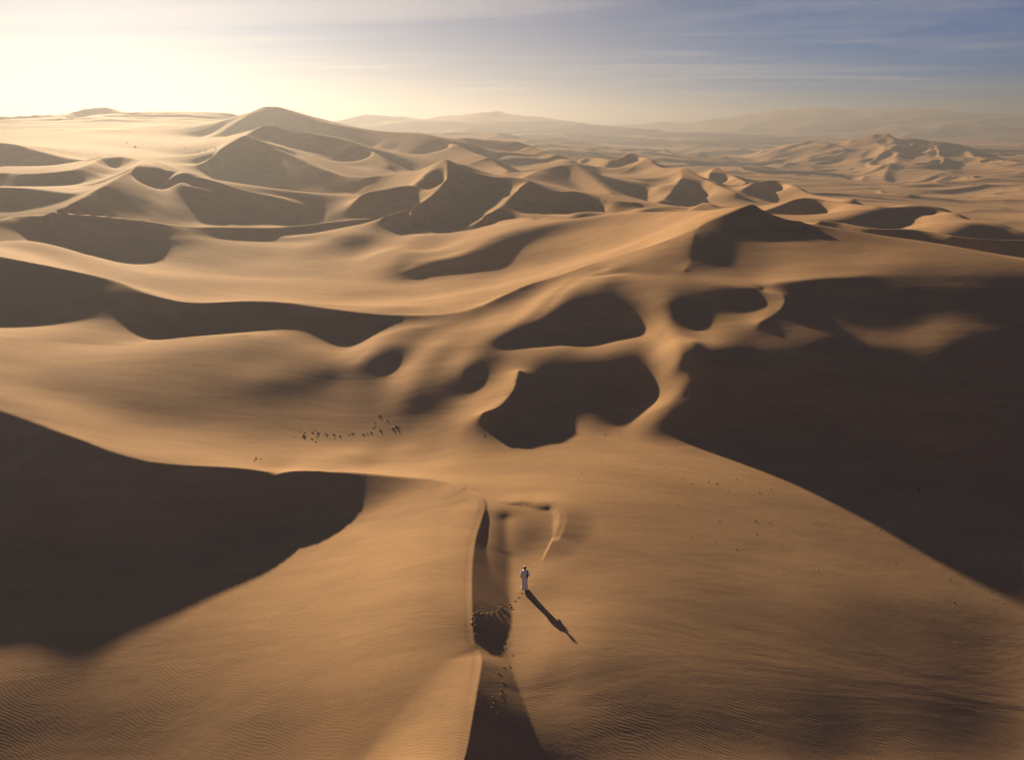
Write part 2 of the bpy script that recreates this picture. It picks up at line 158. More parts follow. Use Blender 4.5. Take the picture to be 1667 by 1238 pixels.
('H',[(-106.9,117.3,10.9),(-100.5,130,6.09),(-101.6,140.7,5.348),(-101.8,148,5.105),(-101.9,154.6,5.106),(-103.2,159.2,5.243),(-103.9,156.7,5.404),(-104.3,155.8,5.454),(-103.3,156.8,5.446),(-101.1,157.9,5.442),(-97.22,159.5,5.231),(-91.06,161.6,4.58),(-83.09,167,3.597),(-79.4,175.6,2.237),(-77.31,182.6,0.8538),(-72.38,190.3,-0.2634),(-66.7,198.2,-1.06),(-62.83,203.3,-1.293),(-59.48,207.3,-1.226),(-56.23,211.1,-1.05),(-53.35,213.8,-0.75),(-50.16,215.5,-0.2754),(-46.35,216.4,0.09659),(-42.65,216.9,-0.003267),(-38.78,216.2,-0.2517),(-32.67,212.2,-0.4443),(-26.32,207.3,-0.562),(-21.71,203.5,-0.5013),(-17.31,200.8,-0.328),(-12.87,201.3,-0.091),(-9.936,202.6,0.3153),(-8.153,203.1,0.9853),(-6.602,203,1.815),(-4.363,201.7,2.756),(-1.563,199.1,3.768),(1.887,194.5,4.791),(5.868,189.2,5.939)]),
('F',[(-113.6,117,12.95),(-118.8,129.2,11.5),(-119.2,140.5,10.36),(-119,148.6,9.848),(-118.8,153.3,9.66),(-119.5,155.8,9.679),(-119.7,161.7,9.76),(-116.1,167.2,9.697),(-111.5,170.8,9.56),(-106.6,172.9,9.422),(-101.8,174.5,9.06),(-97.03,175.8,8.229),(-94.5,176.8,7.06),(-92.98,181.1,5.491),(-89.71,189.5,3.86),(-83.18,198.6,2.441),(-76.75,206.5,1.36),(-72.31,211.7,0.9413),(-68.45,215.8,0.86),(-64.4,220,0.8912),(-59.44,224,1.06),(-53.47,226.5,1.41),(-47.58,227.6,1.66),(-41.29,227.8,1.441),(-33.76,225.6,1.06),(-26.26,220.2,0.6725),(-19.82,214.6,0.36),(-15.71,210.8,0.285),(-14.52,209.6,0.36),(-14.96,210.1,0.5225),(-12.48,211.1,0.86),(-8.277,211.8,1.479),(-3.285,210.9,2.26),(1.121,208.2,3.135),(4.937,204.1,4.06),(8.553,198.7,4.96),(8.118,190.6,5.951)]),
('F',[(-130,175,6),(-100,172,4),(-78,192,0),(-50,212,-2),(-22,216,-3),(5,205,0),(40,180,5)]),
('S',[(-133.8,264,17.5),(-121.8,231.5,16.3),(-112.6,201.4,14.5),(-110,187.1,12.9),(-107.9,175,11.6),(-106.1,162,10.3)]),
('H',[(-129.9,265.4,15.4),(-116.3,251.7,10.94),(-110.4,235.3,10.3),(-105.1,218.8,9.425),(-101,204.4,8.5),(-99.04,195.3,7.669),(-98.12,189,6.9),(-97.06,183,6.231),(-96.06,176.8,5.6),(-97.57,169.9,6.195),(-101.9,162.6,8.2)]),
('F',[(-135.8,263.2,16.66),(-133.2,245.5,14.54),(-127.4,229.5,13.9),(-122.3,213.5,13.03),(-118.4,199.8,12.1),(-116.7,192,11.27),(-115.9,186.1,10.5),(-114.8,180,9.831),(-113.8,174.1,9.2),(-112.9,167.7,8.55),(-108.2,161.7,9.46)]),
('S',[(-133.8,264,17.5),(-149,282.4,17.6),(-168.3,302.5,18),(-152.2,262.6,16.5),(-147.1,242.4,15.5),(-148.4,234.2,15),(-159.7,236.1,14.5),(-172.3,242.6,14.3),(-207.1,234.9,14)]),
('H',[(-136,262.2,16.1),(-147.3,268,13.53),(-155.1,277.3,13.6),(-166.3,290.6,13.9),(-160.3,301.6,14),(-154.3,288,13.34),(-144.7,265.4,12.5),(-140.8,252.4,11.94),(-139.2,243.4,11.5),(-138.8,235.7,11.22),(-145.4,226.8,11),(-154.7,226.4,10.73),(-163.3,229,10.5),(-168.2,232.8,10.39),(-172.2,234.6,10.3),(-186.6,231.8,10.16),(-206.4,232.2,12.6)]),
('F',[(-131.6,265.7,16.94),(-134.9,278.2,15.93),(-142.9,287.6,16),(-154.8,301.6,16.3),(-176.2,303.4,16.4),(-169.2,282.1,15.74),(-159.7,259.7,14.9),(-156.3,248.5,14.34),(-155,241.3,13.9),(-154.6,238.2,13.62),(-151.3,241.7,13.4),(-152,242.2,13.13),(-156.1,243.3,12.9),(-160.9,247.1,12.79),(-172.4,250.6,12.7),(-190,247.4,12.56),(-207.8,237.6,13.44)]),
('M',[(-133.8,264,17.5),(-105.1,232.2,15.5),(-92.19,232.2,11.5),(-87.94,237.8,9.3),(-82.75,242.4,7.5),(-75.99,242.1,5.5),(-71.81,237.1,3.4),(-68.36,231.3,-0.9)]),
('F',[(-132.5,265.1,16.98),(-114.8,249.5,15.12),(-102.1,236.2,14),(-97.08,234.9,12.01),(-94.88,236.4,10),(-93.57,237.7,8.762),(-92.02,240.7,7.8),(-88.83,244.2,6.888),(-84.56,247.1,6),(-79.09,247.9,5.019),(-73.66,246.6,4),(-69.83,243.1,3.094),(-67.59,239.7,1.9),(-66.21,236.5,0.05109),(-66.84,232.1,-1.425)]),
('M',[(-126.5,252.1,16.8),(-107,228.7,14.4),(-94.27,221,11.8),(-88.45,229.3,7.9),(-80.01,232.6,3.1),(-73.02,230.4,0.2),(-68.28,227.5,-0.8)]),
('S',[(-180.4,203.5,13),(-147,205.5,12.5),(-136.4,205.4,12),(-124.2,199.4,11.5),(-118.3,197.5,11.5)]),
('H',[(-180.2,200.7,11.6),(-161.8,196.7,8.75),(-146.5,197.5,8.5),(-140.5,197.9,8.25),(-139,197.8,8),(-133.5,195.3,7.719),(-127.4,192.4,7.628),(-122.3,193.5,9.016),(-119,194.8,10.1)]),
('F',[(-180.5,205.9,12.93),(-162.7,211.6,12.54),(-147.4,212.5,12.29),(-140.3,212.9,12.04),(-134.2,212,11.79),(-127,208.8,11.51),(-121.2,205.8,11.29),(-119.4,202.6,11.33),(-117.6,199.9,11.43)]),
('H',[(-124.8,219.8,8.6),(-121.6,236.6,9.4),(-106.8,232.4,8.2),(-93.02,227.2,6)]),
('H',[(-127,224.1,4.8),(-119.3,229.8,3.8),(-99.22,226.7,2.6),(-84.52,223.8,1.6)]),
('F',[(-260,255,12),(-190,235,10),(-160,225,9)]),
('S',[(-311.9,360,23.35),(-238.1,340,21.79),(-217.9,330,19.11),(-198.5,320,16.33),(-176.7,305,15.2)]),
('H',[(-313.2,355.3,20.9),(-275.3,335.9,15.64),(-242.3,326.7,14.79),(-230.8,321.8,13.52),(-224.7,317.8,12.11),(-214.7,312.9,10.62),(-205.8,308,9.328),(-195.7,301.3,8.662),(-179.5,301,12.75)]),
('F',[(-311,363.4,23),(-269,359,21.64),(-235,349.5,20.79),(-220.1,343.3,19.52),(-213,338.7,18.11),(-203.7,334.2,16.62),(-193.3,328.6,15.33),(-182.1,321.1,14.66),(-174.7,307.9,14.85)]),
('F',[(-201.7,285,14.73),(-179.2,280,14.53),(-163.4,278,16.43)]),
('F',[(-120,262,12),(-80,255,8),(-50,250,6),(-20,245,5)]),
('F',[(-362.3,520,24.9),(-295.2,480,21.44),(-229.4,430,17.11),(-187,400,14.74),(-162.1,380,11.79)]),
('M',[(-348.1,560,24.58),(-315,560,25.9),(-282.6,560,24.14),(-241.6,540,20.05)]),
('M',[(-689.8,800,27.04),(-555.8,800,28.92),(-521.7,800,32.05),(-488.9,790,32.01),(-467.1,800,38.27),(-457.7,820,41.67),(-430.6,820,41.04),(-403.7,820,39.77),(-350.8,840,40.03),(-309.3,840,38.08)]),
('F',[(-700,1100,-10),(-400,1100,-5),(-200,1100,-5)]),
('S',[(-139.5,330,13.53),(-140.9,345,16.72),(-139.4,362,21.31),(-134.3,370,24.66),(-121.3,358,21.4),(-108.7,345,18.1),(-91.91,325,13.77),(-80.58,312,11.34),(-70.47,302,9.685),(-57.81,290,9.981)]),
('H',[(-130.4,331.1,8.799),(-125.4,338.8,7.215),(-119.7,345.3,5.717),(-114.7,351.8,5.485),(-114,356.5,7.792),(-115.7,353.7,9.955),(-141,344.9,11.14),(-146,346.3,9.922),(-139.9,339.8,7.878),(-133.8,333.8,6.297),(-128.1,327.8,4.58),(-120.1,318.3,2.359),(-111.8,308.3,0.2464),(-105.4,300.8,-1.135),(-99.58,294.2,-2.182),(-93.89,288.5,-3.179),(-86.41,285.3,-2.304),(-75.47,284.3,1.267),(-64.05,283.4,5.249)]),
('F',[(-143.7,329.5,12.27),(-150.4,336.4,11.99),(-152.9,344.9,13.12),(-152.5,354.9,15.4),(-151.2,364.5,17.71),(-147.7,374.3,19.88),(-131.2,381.6,21.06),(-120.1,374.1,19.84),(-112.8,366.4,17.8),(-106.7,360.4,16.22),(-99.67,352.9,14.5),(-91,342.7,12.28),(-82.72,332.7,10.17),(-76.78,325.8,8.785),(-71.81,320.2,7.738),(-67.17,315.5,6.741),(-62.18,310.7,6.085),(-56.5,304.4,6.309),(-54.92,293.1,8.721)]),
('S',[(-139.7,385,24.48),(-146.4,430,29),(-142.4,440,29.69),(-130.6,430,26.64),(-118.5,425,25.67),(-88.44,400,21.77),(-68.27,370,15.82),(-57.88,345,11.14)]),
('H',[(-134.2,385.9,21.68),(-127.9,412,18.98),(-130.4,431,21),(-130.7,432.5,21.82),(-146.9,424.6,21.69),(-147.3,423.7,20.27),(-139.4,416.7,18.64),(-131.8,413.7,18.21),(-127.3,411.7,17.67),(-114.2,401.8,16.03),(-100.2,389.1,13.77),(-90.41,376.1,10.84),(-54.12,377.5,7.82),(-47.69,363.3,5.403),(-52.64,347,8.344)]),
('F',[(-143.9,384.3,23.22),(-155.6,407.9,23.38),(-158.4,429.2,25.4),(-156.7,442.9,26.22),(-139.1,451.5,26.09),(-129.2,445.1,24.67),(-123.9,440,23.04),(-121.1,439.5,22.61),(-111.9,435,22.07),(-96.29,423.3,20.43),(-79.63,408.1,18.16),(-67.17,391.7,15.24),(-78.89,364.4,12.22),(-73.55,352.6,9.803),(-61.81,343.5,9.884)]),
('S',[(-231.6,560,21.05),(-229.5,580,24.88),(-221.2,600,33.65),(-214.7,620,41),(-208.3,625,43.98),(-197,625,43.98)]),
('H',[(-226.7,559.7,20.56),(-218.1,568.7,21.36),(-216,576.4,23.48),(-212.7,584.6,27.64),(-208.1,595.1,32.25),(-204.5,606.6,36.28),(-202.1,614.1,39.6),(-203.2,612.7,41.55),(-205.9,611.2,42.58),(-203,615.6,43.2),(-197.2,620.1,43.49)]),
('F',[(-236.4,560.3,20.07),(-243.8,571.3,20.07),(-243,583.6,22.07),(-238.5,595.4,26.24),(-234.3,604.9,30.85),(-231.2,615.2,34.88),(-227.4,625.9,38.2),(-220.5,634.8,40.15),(-210.8,638.8,41.18),(-203,635,42.23),(-196.7,629.9,43)]),
('S',[(-197,625,43.98),(-181.1,610,39.87),(-158.6,590,34.49),(-138.8,570,30.75),(-101.7,540,26.02),(-60.05,500,23.49),(-34.27,460,16.64),(-16.88,420,12),(-6.791,390,8.802),(-1.382,360,5.957)]),
('H',[(-202.3,619.4,40.13),(-200.4,606.1,33.99),(-195.8,593.7,28.87),(-184.7,583.9,26.15),(-173.8,574.1,23.49),(-165.2,565.2,21.58),(-153.3,553.4,19.75),(-135.5,539.1,17.31),(-116,523.3,15.02),(-95.41,504.8,13.88),(-76.81,485.8,12.49),(-64.13,468.1,9.197),(-14.73,470.1,5.64),(-4.417,448.1,3.091),(3.648,427.9,0.9982),(9.768,411.4,-0.7122),(14.56,395.3,-2.198),(15.74,378.5,-2.57),(6.22,361.2,2.107)]),
('F',[(-192.2,630.1,42.58),(-178.9,629,38.94),(-167.7,624.9,35.87),(-156.8,615.3,33.15),(-144.7,604.4,30.49),(-135.3,594.7,28.58),(-125.7,585.1,26.75),(-109.1,571.8,24.31),(-88.67,555.2,22.02),(-66.32,535,20.88),(-44.81,513,19.49),(-28.83,490.8,16.2),(-52.03,450.8,12.64),(-42.93,431.4,10.09),(-35.54,412.8,7.998),(-30.04,398,6.288),(-26.2,385.2,4.802),(-22.64,371.6,3.526),(-8.293,358.9,4.557)]),
('M',[(-61.57,600,20.95),(-16.03,570,17.74),(6.709,550,15.08),(21.29,520,10.85),(31.32,490,7.962),(37.68,460,5.906)]),
('H',[(-65.36,594.1,17.45),(-48.38,567.7,9.311),(-27.54,553.6,7.743),(-15.94,545,6.475),(-9.53,538.3,5.079),(32.78,544.4,2.981),(39.91,527.3,0.8536),(45.79,511.3,-0.7276),(50.66,495.1,-2.038),(53.55,479,-2.733),(44.55,461.4,2.406)]),
('F',[(-59.29,603.5,20.11),(-30.77,594.4,16.91),(-9.127,579.8,15.34),(5.198,569,14.07),(16.45,557,12.68),(4.002,530.4,10.58),(10.12,515.6,8.454),(15.44,501.2,6.872),(19.72,486.9,5.562),(22.99,472.5,4.482),(33.56,459.2,5.066)]),
('F',[(-54.45,330,8.426),(-41.96,370,9.843),(-20.68,330,8.696)]),
('F',[(-60,800,10),(0,760,0),(60,700,-6),(110,600,-10)]),
('S',[(-57.81,290,9.981),(-46.54,285,11.24),(-36.64,275,13),(-27.85,268,16.24),(-24.12,265,17.67),(-19.68,262,15.89),(-13.52,258,13.57),(-6.668,256,12.01),(-0.5465,256,12.01),(5.667,250,11.18),(11.82,248,8.656),(17.74,250,7.451),(22.69,255,7.231),(28.75,250,6.2),(34.72,240,5.507),(41.13,235,5.406)]),
('H',[(-59.56,285.4,7.286),(-56.06,278.9,5.193),(-54.73,273.6,3.545),(-51.39,270.3,4.297),(-46.27,264.8,5.296),(-40.58,260.1,6.937),(-36.48,257,8.539),(-34.49,255.3,9.567),(-32.41,253.7,9.968),(-29.9,252,9.313),(-27.59,250.4,8.189),(-24.37,248.2,7.016),(-19.56,245.4,5.87),(-14.01,243.3,4.946),(-7.738,242,4.312),(-3.567,242.2,4.267),(-6.909,243.5,4.312),(-7.166,243.1,4.053),(-2.7,238.8,3.479),(4.434,235.2,2.241),(11.96,234,0.9556),(19.34,235.3,0.2095),(26.6,239.2,-0.2488),(30.15,243.1,-0.37),(23.97,241.1,-0.4694),(16.75,242.6,-0.9554),(17.38,241.8,-1.5),(19.69,237.8,-1.905),(25.76,232.9,-0.7747),(32.97,230.9,1.006),(38.39,230.9,2.711)]),
('F',[(-56.93,292.3,9.736),(-49.25,294.2,9.883),(-42.44,290.7,10.54),(-36.46,285.1,11.3),(-31.83,280.1,12.3),(-27.5,276.5,13.94),(-23.53,273.5,15.54),(-21.32,271.7,16.57),(-19.97,270.6,16.97),(-18.13,269.4,16.31),(-15.73,267.8,15.19),(-12.94,265.8,14.02),(-10.5,264.3,12.87),(-8.128,263.5,11.95),(-6.133,263,11.31),(-3.567,263.2,11.27),(2.634,262.2,11.31),(7.421,258.2,11.05),(9.851,255.6,10.48),(10.93,255.2,9.241),(11.75,255,7.956),(12.61,255.2,7.21),(13.31,255.4,6.751),(15.23,257.9,6.63),(22.05,262,6.531),(30.11,258.8,6.045),(34.44,254.1,5.5),(37.73,248.6,5.095),(40.21,244.3,4.807),(41.32,241.6,4.862),(42.51,237,5.161)]),
('S',[(-24.12,265,17.67),(-22.62,252,14.75),(-22.2,244,12.41),(-24.43,232,9.203),(-28.1,222,6.904),(-32.06,213,5.466),(-37.2,205,4.437)]),
('H',[(-20.64,265.4,15.74),(-14.37,259.2,11.23),(-12.68,253.1,9.254),(-12.19,248.5,8.101),(-12.24,243.1,6.912),(-13.23,236.3,5.305),(-14.79,229.4,3.703),(-16.77,223.4,2.442),(-18.84,218.2,1.403),(-20.83,213.3,0.6054),(-23.26,208.2,-0.03395),(-28.42,205,0.9135),(-34.3,203.1,2.512)]),
('F',[(-26.9,264.7,16.55),(-31.25,257.3,12.97),(-30.57,251.1,11.55),(-30.17,247.5,10.4),(-30.17,244.7,9.213),(-30.93,239.6,7.605),(-32.15,234.1,6.003),(-33.67,229.6,4.742),(-35.52,225,3.704),(-37.31,220.6,2.905),(-39.09,216.8,2.266),(-40.1,212.5,2.288),(-39.53,206.6,3.317)]),
('M',[(-27.45,264,15.79),(-33.16,248,12.14),(-41.15,238,10.07),(-49.57,235,9.337)]),
('S',[(6.095,250,11.18),(2.986,240,9.912),(-0.4915,228,7.643),(-3.115,218,6.018),(-8.475,205,4.437)]),
('H',[(8.766,249.2,9.779),(11.14,243.1,7.165),(10.65,237.7,5.912),(8.901,231.8,4.8),(7.241,225.9,3.643),(6.053,221,2.787),(4.445,215.4,2.018),(1.772,208.6,1.224),(-5.9,203.9,3.037)]),
('F',[(4.426,250.5,10.48),(-0.211,246.6,8.608),(-1.802,241.4,7.912),(-3.586,235.4,6.8),(-5.324,229.3,5.643),(-6.522,224.3,4.787),(-7.84,219.6,4.018),(-10.25,213.6,3.224),(-10.09,205.7,3.737)]),
('F',[(-29.6,240,8.717),(-35.86,226,6.123)]),
('F',[(-15,215,3),(-5,212,3),(10,215,4)]),
('M',[(-2.527,216,5.864),(0.6467,213,5.466),(8.643,205,5.135),(15.79,196,5.185),(19.48,205,6.006),(26.96,205,6.006),(31.26,195,6.636),(38.98,205,7.221),(47.27,205,7.913)]),
('H',[(-3.714,214.7,5.077),(-3.405,212.5,4.244),(-2.824,209.4,3.216),(0.8604,205.8,3.023),(4.765,201.8,2.885),(8.569,196.3,2.838),(16.27,191,2.935),(22.24,198,3.349),(23.22,201.7,3.756),(23.18,201.2,3.768),(23.18,201.7,3.756),(33.69,201.3,4.034),(31.26,190,4.386),(38.83,196.3,4.675),(42,201,4.971),(43.09,200.6,5.31),(47.01,203.3,7.125)]),
('F',[(-1.339,217.3,5.339),(0.9225,217.1,4.716),(4.118,216.6,3.966),(7.933,212.9,3.773),(12.52,208.2,3.635),(16.4,202.6,3.588),(15.3,201,3.685),(12.99,201.8,4.098),(15.75,208.3,4.506),(23.18,211.2,4.518),(30.74,208.3,4.506),(24.5,197.4,4.784),(31.26,200,5.136),(30.91,202.4,5.425),(35.95,209,5.721),(43.09,210.6,6.06),(47.52,206.7,7.388)]),
('S',[(4.486,300,8.583),(13.63,330,9.775),(24.18,345,10.86),(29.75,345,10.86),(35.96,315,6.779),(38.91,280,4.387)]),
('H',[(5.497,299.7,8.478),(11.84,315.1,8.885),(16.38,328.8,9.475),(21.58,337.6,10.09),(26.35,342.9,10.56),(27.24,344.8,10.89),(32.57,346,10.56),(35.96,332.8,8.671),(38.94,315.4,6.479),(40.63,298.1,5.177),(39.96,280.1,4.282)]),
('F',[(1.79,300.8,7.743),(1.315,318.3,6.785),(6.287,333.2,7.375),(12.59,344,7.994),(18.42,350.5,8.464),(27.24,355.8,8.787),(22.25,342.2,8.464),(25.19,330.6,6.571),(28.04,313.9,4.379),(29.67,297.1,3.077),(36.12,279.8,3.547)]),
('S',[(49.13,520,5.408),(58.99,510,5.863),(67.85,480,4.897),(81.05,500,7.934),(86.03,480,7.23),(88.34,430,4.971),(94.17,400,5.676),(96.13,380,4.671),(97.93,350,2.277),(101,320,-0.2124)]),
('H',[(46.61,516.6,3.308),(47.58,509.8,1.127),(70.16,514.4,-0.1366),(74.72,496.5,-0.781),(64.12,468.6,-1.103),(84.7,482.8,0.3995),(86.62,489.4,1.934),(95.86,497.3,1.913),(98,480.9,1.23),(99.12,456.2,0.01243),(100.3,431.2,-1.029),(103.1,415.4,-0.7553),(106,402.1,-0.3245),(107.3,391.2,-0.6331),(108.1,380.8,-1.329),(108.9,366.3,-2.433),(109.9,351,-3.723),(111.3,336.2,-4.962),(105.2,320.5,-2.312)]),
('F',[(51.66,523.4,4.148),(60.68,522.7,2.966),(47.83,505.6,2.263),(51.7,489.7,1.619),(71.57,491.4,1.297),(64.67,496,2.8),(75.47,510.6,4.334),(72.58,491.5,4.313),(74.07,479.1,3.63),(75.15,455.1,2.412),(76.4,428.8,1.371),(79.5,410.8,1.645),(82.36,397.9,2.075),(83.46,388.8,1.767),(84.15,379.2,1.071),(84.98,364.9,-0.03309),(85.97,349,-1.323),(87.47,333.8,-2.562),(96.87,319.5,-1.472)]),
('S',[(94.17,400,5.676),(81.43,350,2.277),(67.25,310,-0.334),(60.33,295,-0.8917)]),
('H',[(98.25,399,3.575),(99.52,371.4,-2.073),(92.93,346.6,-3.723),(85.29,323.8,-5.206),(78.41,305.6,-6.334),(71.98,296.9,-5.504),(64.07,293.1,-2.992)]),
('F',[(90.09,401,4.205),(76.26,377.3,-0.2728),(69.94,353.4,-1.923),(62.67,331.8,-3.406),(56.09,314.4,-4.534),(54.69,304.9,-4.075),(56.58,296.9,-2.362)]),
('F',[(56.91,400,1.744),(66.79,360,1.511),(67.08,330,1.073)]),
('F',[(60,300,0),(90,290,-2),(110,260,-3),(60,250,2)]),
('S',[(41.06,165,10.23),(49.83,185,10.29),(50.86,180,10.35)]),
('S',[(70.61,200,6.23),(81.24,215,6.517),(90.76,225,7.548),(96.58,225,7.548),(100.1,215,7.242),(102.8,200,7.755)]),
('H',[(73.49,198,4.48),(84.16,202,1.327),(89.11,208.8,1.517),(93.55,214,2.05),(96.42,216.8,2.548),(94.05,216.2,2.632),(88.95,218.5,2.548),(108,224.3,2.363),(109.9,217.2,2.242),(111.2,209.6,2.529),(106.3,200.6,6.005)]),
('F',[(68.31,201.6,5.53),(69.47,212.4,4.327),(74.95,219.9,4.517),(80.51,226.4,5.05),(86.24,231.6,5.548),(94.05,234.2,5.632),(102.7,230.2,5.548),(91,218.3,5.363),(92.31,213.2,5.242),(93.64,206.4,5.447),(100.1,199.5,7.055)]),
('M',[(69.94,160,9.167),(79.73,170,8.357),(91.96,185,8.102),(105,200,7.923),(115.1,210,7.573),(122.6,210,7.219),(125.8,205,7.048),(122.9,195,6.801),(117.9,185,6.369),(120.4,180,6.213)]),
('H',[(71.91,158,7.627),(80.4,159.1,4.327),(85.74,164.7,3.957),(91.84,172.1,3.79),(98.11,179.9,3.702),(104.7,187.6,3.619),(111,194.7,3.523),(116,200.3,3.359),(119,203,3.173),(119.2,202.9,2.985),(119,202.8,2.819),(118.2,203.8,2.727),(133.8,205,2.648),(132.5,198,2.541),(130.2,191.7,2.401),(127.2,186.1,2.18),(125.1,183.7,2.324),(123.2,184.4,3.513),(118.2,178.3,4.673)]),
('F',[(67.97,162,8.943),(68.96,170.3,8.087),(73.71,175.3,7.717),(79.44,182.2,7.55),(85.81,190.1,7.462),(92.61,198.1,7.379),(99.08,205.3,7.284),(104.8,211.6,7.119),(111.1,217,6.933),(119.2,218.9,6.745),(126.2,217.2,6.579),(131.6,212.5,6.487),(117.8,205,6.408),(117.2,202.6,6.301),(115.6,198.3,6.162),(112.9,193.3,5.94),(110.7,186.3,5.781),(114.2,179.9,5.872),(122.6,181.7,5.989)]),
('F',[(87.44,165,7.412),(94.71,165,7.128)]),
('S',[(65.07,150,10.28),(69.6,148,9.901),(73.32,142,9.456),(81.35,145,9.041),(85.74,145,8.665),(89.29,140,8.276),(94.34,138,7.973),(102.8,140,7.544),(125.5,140,7.054)]),
('H',[(64.75,149,9.812),(66.17,146.5,8.748),(67.31,146.1,8.551),(68.69,143.1,8.331),(72.57,139.1,8.106),(78.34,140.3,7.894),(82.37,142.2,7.691),(83.83,142.5,7.502),(83.89,142.6,7.315),(85.03,140.9,7.116),(87.16,137.9,6.926),(90.41,135.8,6.777),(94.5,135,6.622),(98.14,136,6.42),(103,137,6.194),(113.2,137.1,5.953),(125.5,138.9,6.582)]),
('F',[(65.5,151.3,10),(68.73,152.3,9.427),(72.65,150.6,9.101),(74.64,146.8,8.881),(74.32,145.9,8.656),(75.89,146.9,8.444),(79.98,148.8,8.241),(83.83,149.5,8.052),(88.22,148.1,7.865),(90.74,144.9,7.666),(92.13,142.8,7.476),(92.98,142.3,7.327),(94.13,142,7.173),(96.53,142.8,6.97),(102.5,144,6.744),(113.2,144.1,6.503),(125.5,141.4,6.774)]),
('M',[(90.25,148,7.601),(101.2,160,6.966),(114.5,175,6.699),(122,182,6.582),(123.7,178,6.467),(124,170,6.023),(147.2,165,5.275)]),
('H',[(92.31,146.1,6.201),(101.5,148.4,3.261),(107.2,154.7,2.966),(114.1,162.5,2.8),(120.4,169.6,2.699),(124.4,173.8,2.631),(124.2,174.3,2.582),(130.7,184,2.545),(131.6,177.1,2.467),(130.5,174.4,2.285),(120,163.1,2.023),(132.5,159.5,1.668),(146.7,162.2,3.875)]),
('F',[(88.45,149.7,7.527),(90.45,158.5,7.051),(96.03,164.7,6.756),(102.8,172.4,6.59),(109.3,179.7,6.489),(114.2,184.8,6.421),(120.1,188.7,6.372),(116.8,178.3,6.335),(116.8,178.8,6.257),(115.5,173.8,6.075),(127.5,176.1,5.813),(135.7,174.2,5.458),(147.7,167.4,5.201)]),
('F',[(90,260,-12),(150,250,-14),(230,230,-16)]),
('S',[(116.6,430,-3.854),(135.4,480,1.774),(135.2,450,-1.676),(130.8,400,-2.216)]),
('H',[(121.6,428.2,-6.479),(141.2,454.7,-7.973),(146.8,470.3,-5.726),(151.7,471.1,-7.066),(150.1,448.9,-9.176),(148.2,425,-9.628),(136.1,399.5,-4.841)]),
('F',[(111.7,431.8,-5.691),(113.2,465.3,-5.723),(124,489.7,-3.476),(121.7,471.4,-4.816),(120.2,451.1,-6.926),(118.3,427.5,-7.378),(125.6,400.5,-4.054)]),
('S',[(116.5,360,-1.475),(146.1,400,-0.5631),(144.4,360,-2.074),(144.2,330,-2.233),(144.2,300,-0.3911)]),
('H',[(120,357.7,-3.575),(142.9,377.9,-6.868),(145.5,388,-6.563),(159.1,383.9,-7.252),(156.4,359.1,-8.074),(156.2,344.3,-8.363),(156.2,330,-8.233),(156.2,315,-7.437),(148.4,300,-2.491)]),
('F',[(112.1,362.9,-3.05),(121.2,393.9,-5.368),(146.8,415,-5.063),(132.1,385,-5.752),(129.5,361.1,-6.574),(129.2,344.5,-6.863),(129.2,330,-6.733),(129.2,315,-5.937),(138.9,300,-1.966)]),
('F',[(353.8,1000,-22.95),(330.3,680,-24.14),(299.2,520,-21.58),(325.3,450,-20.45),(371.4,420,-20.71)]),
('F',[(337.6,1500,-24.74),(372.7,1200,-25.57),(338.3,850,-25.54),(444.2,620,-23.56),(525.8,600,-26.86)]),
('S',[(388.2,1250,-27.85),(432.2,1200,-13.97),(471.1,1150,-2.968),(510.9,1130,-5.119),(523.8,1130,2.993),(570.6,1120,5.005),(569.7,1080,-1.016),(628.2,1120,-0.3443),(685.5,1120,-3.921),(712,1100,-10.38),(741.7,1050,-18.74),(780.5,900,-28.76)]),
('H',[(383,1245,-29.11),(395.5,1212,-24.33),(416.6,1188,-17.57),(436.1,1161,-11.07),(457.8,1135,-6.568),(483.6,1119,-7.463),(505,1111,-8.719),(516.9,1109,-4.923),(522.6,1110,-0.6071),(543.9,1108,1.282),(554.2,1109,1.405),(589.5,1096,-1.522),(570.2,1060,-4.616),(606.6,1081,-4.433),(635.8,1102,-3.944),(658.9,1104,-5.287),(680.6,1101,-7.521),(688.5,1097,-10.45),(696.8,1087,-13.98),(708.9,1073,-17.94),(760.6,1056,-22.34),(779.9,986.3,-27.25),(787.3,901.7,-30.02)]),
('F',[(393.5,1255,-29.25),(425.6,1238,-24.73),(447.8,1212,-17.97),(467.7,1185,-11.47),(484.4,1165,-6.968),(501.6,1155,-7.863),(516.8,1149,-9.119),(516.9,1149,-5.323),(525,1150,-1.007),(552.3,1147,0.8823),(587,1131,1.005),(549.5,1097,-1.922),(569.2,1100,-5.016),(584,1114,-4.833),(620.5,1138,-4.344),(658.9,1144,-5.687),(690.5,1139,-7.921),(712.6,1129,-10.85),(727.2,1113,-14.38),(743.3,1093,-18.34),(722.7,1044,-22.74),(741.2,976.2,-27.64),(773.7,898.3,-30.16)]),
('F',[(525.5,1100,-5.971),(443.7,1080,-9.663)]),
('F',[(345.8,1000,-27.02),(360.1,850,-25.54),(347,690,-24.92),(387.8,700,-24.55)]),
('S',[(565.2,1080,-1.016),(504.4,950,-14.18),(414,800,-22.33),(377.3,720,-26.08)]),
('H',[(569,1078,-1.94),(547.5,1011,-10.55),(514.9,944.2,-16.82),(467.9,865.7,-21.48),(424.4,794.1,-24.97),(403.2,750.6,-27.12),(381.2,718.4,-27)]),
('F',[(555.6,1084,-4.166),(509.5,1029,-16.91),(478.1,964.4,-23.18),(432,887.4,-27.84),(387.8,814.7,-31.33),(365,768.1,-33.48),(367.6,724.1,-29.23)]),
('F',[(-500,1500,-10),(0,1500,-15),(500,1500,-25),(1200,1500,-32),(2000,1400,-32)]),
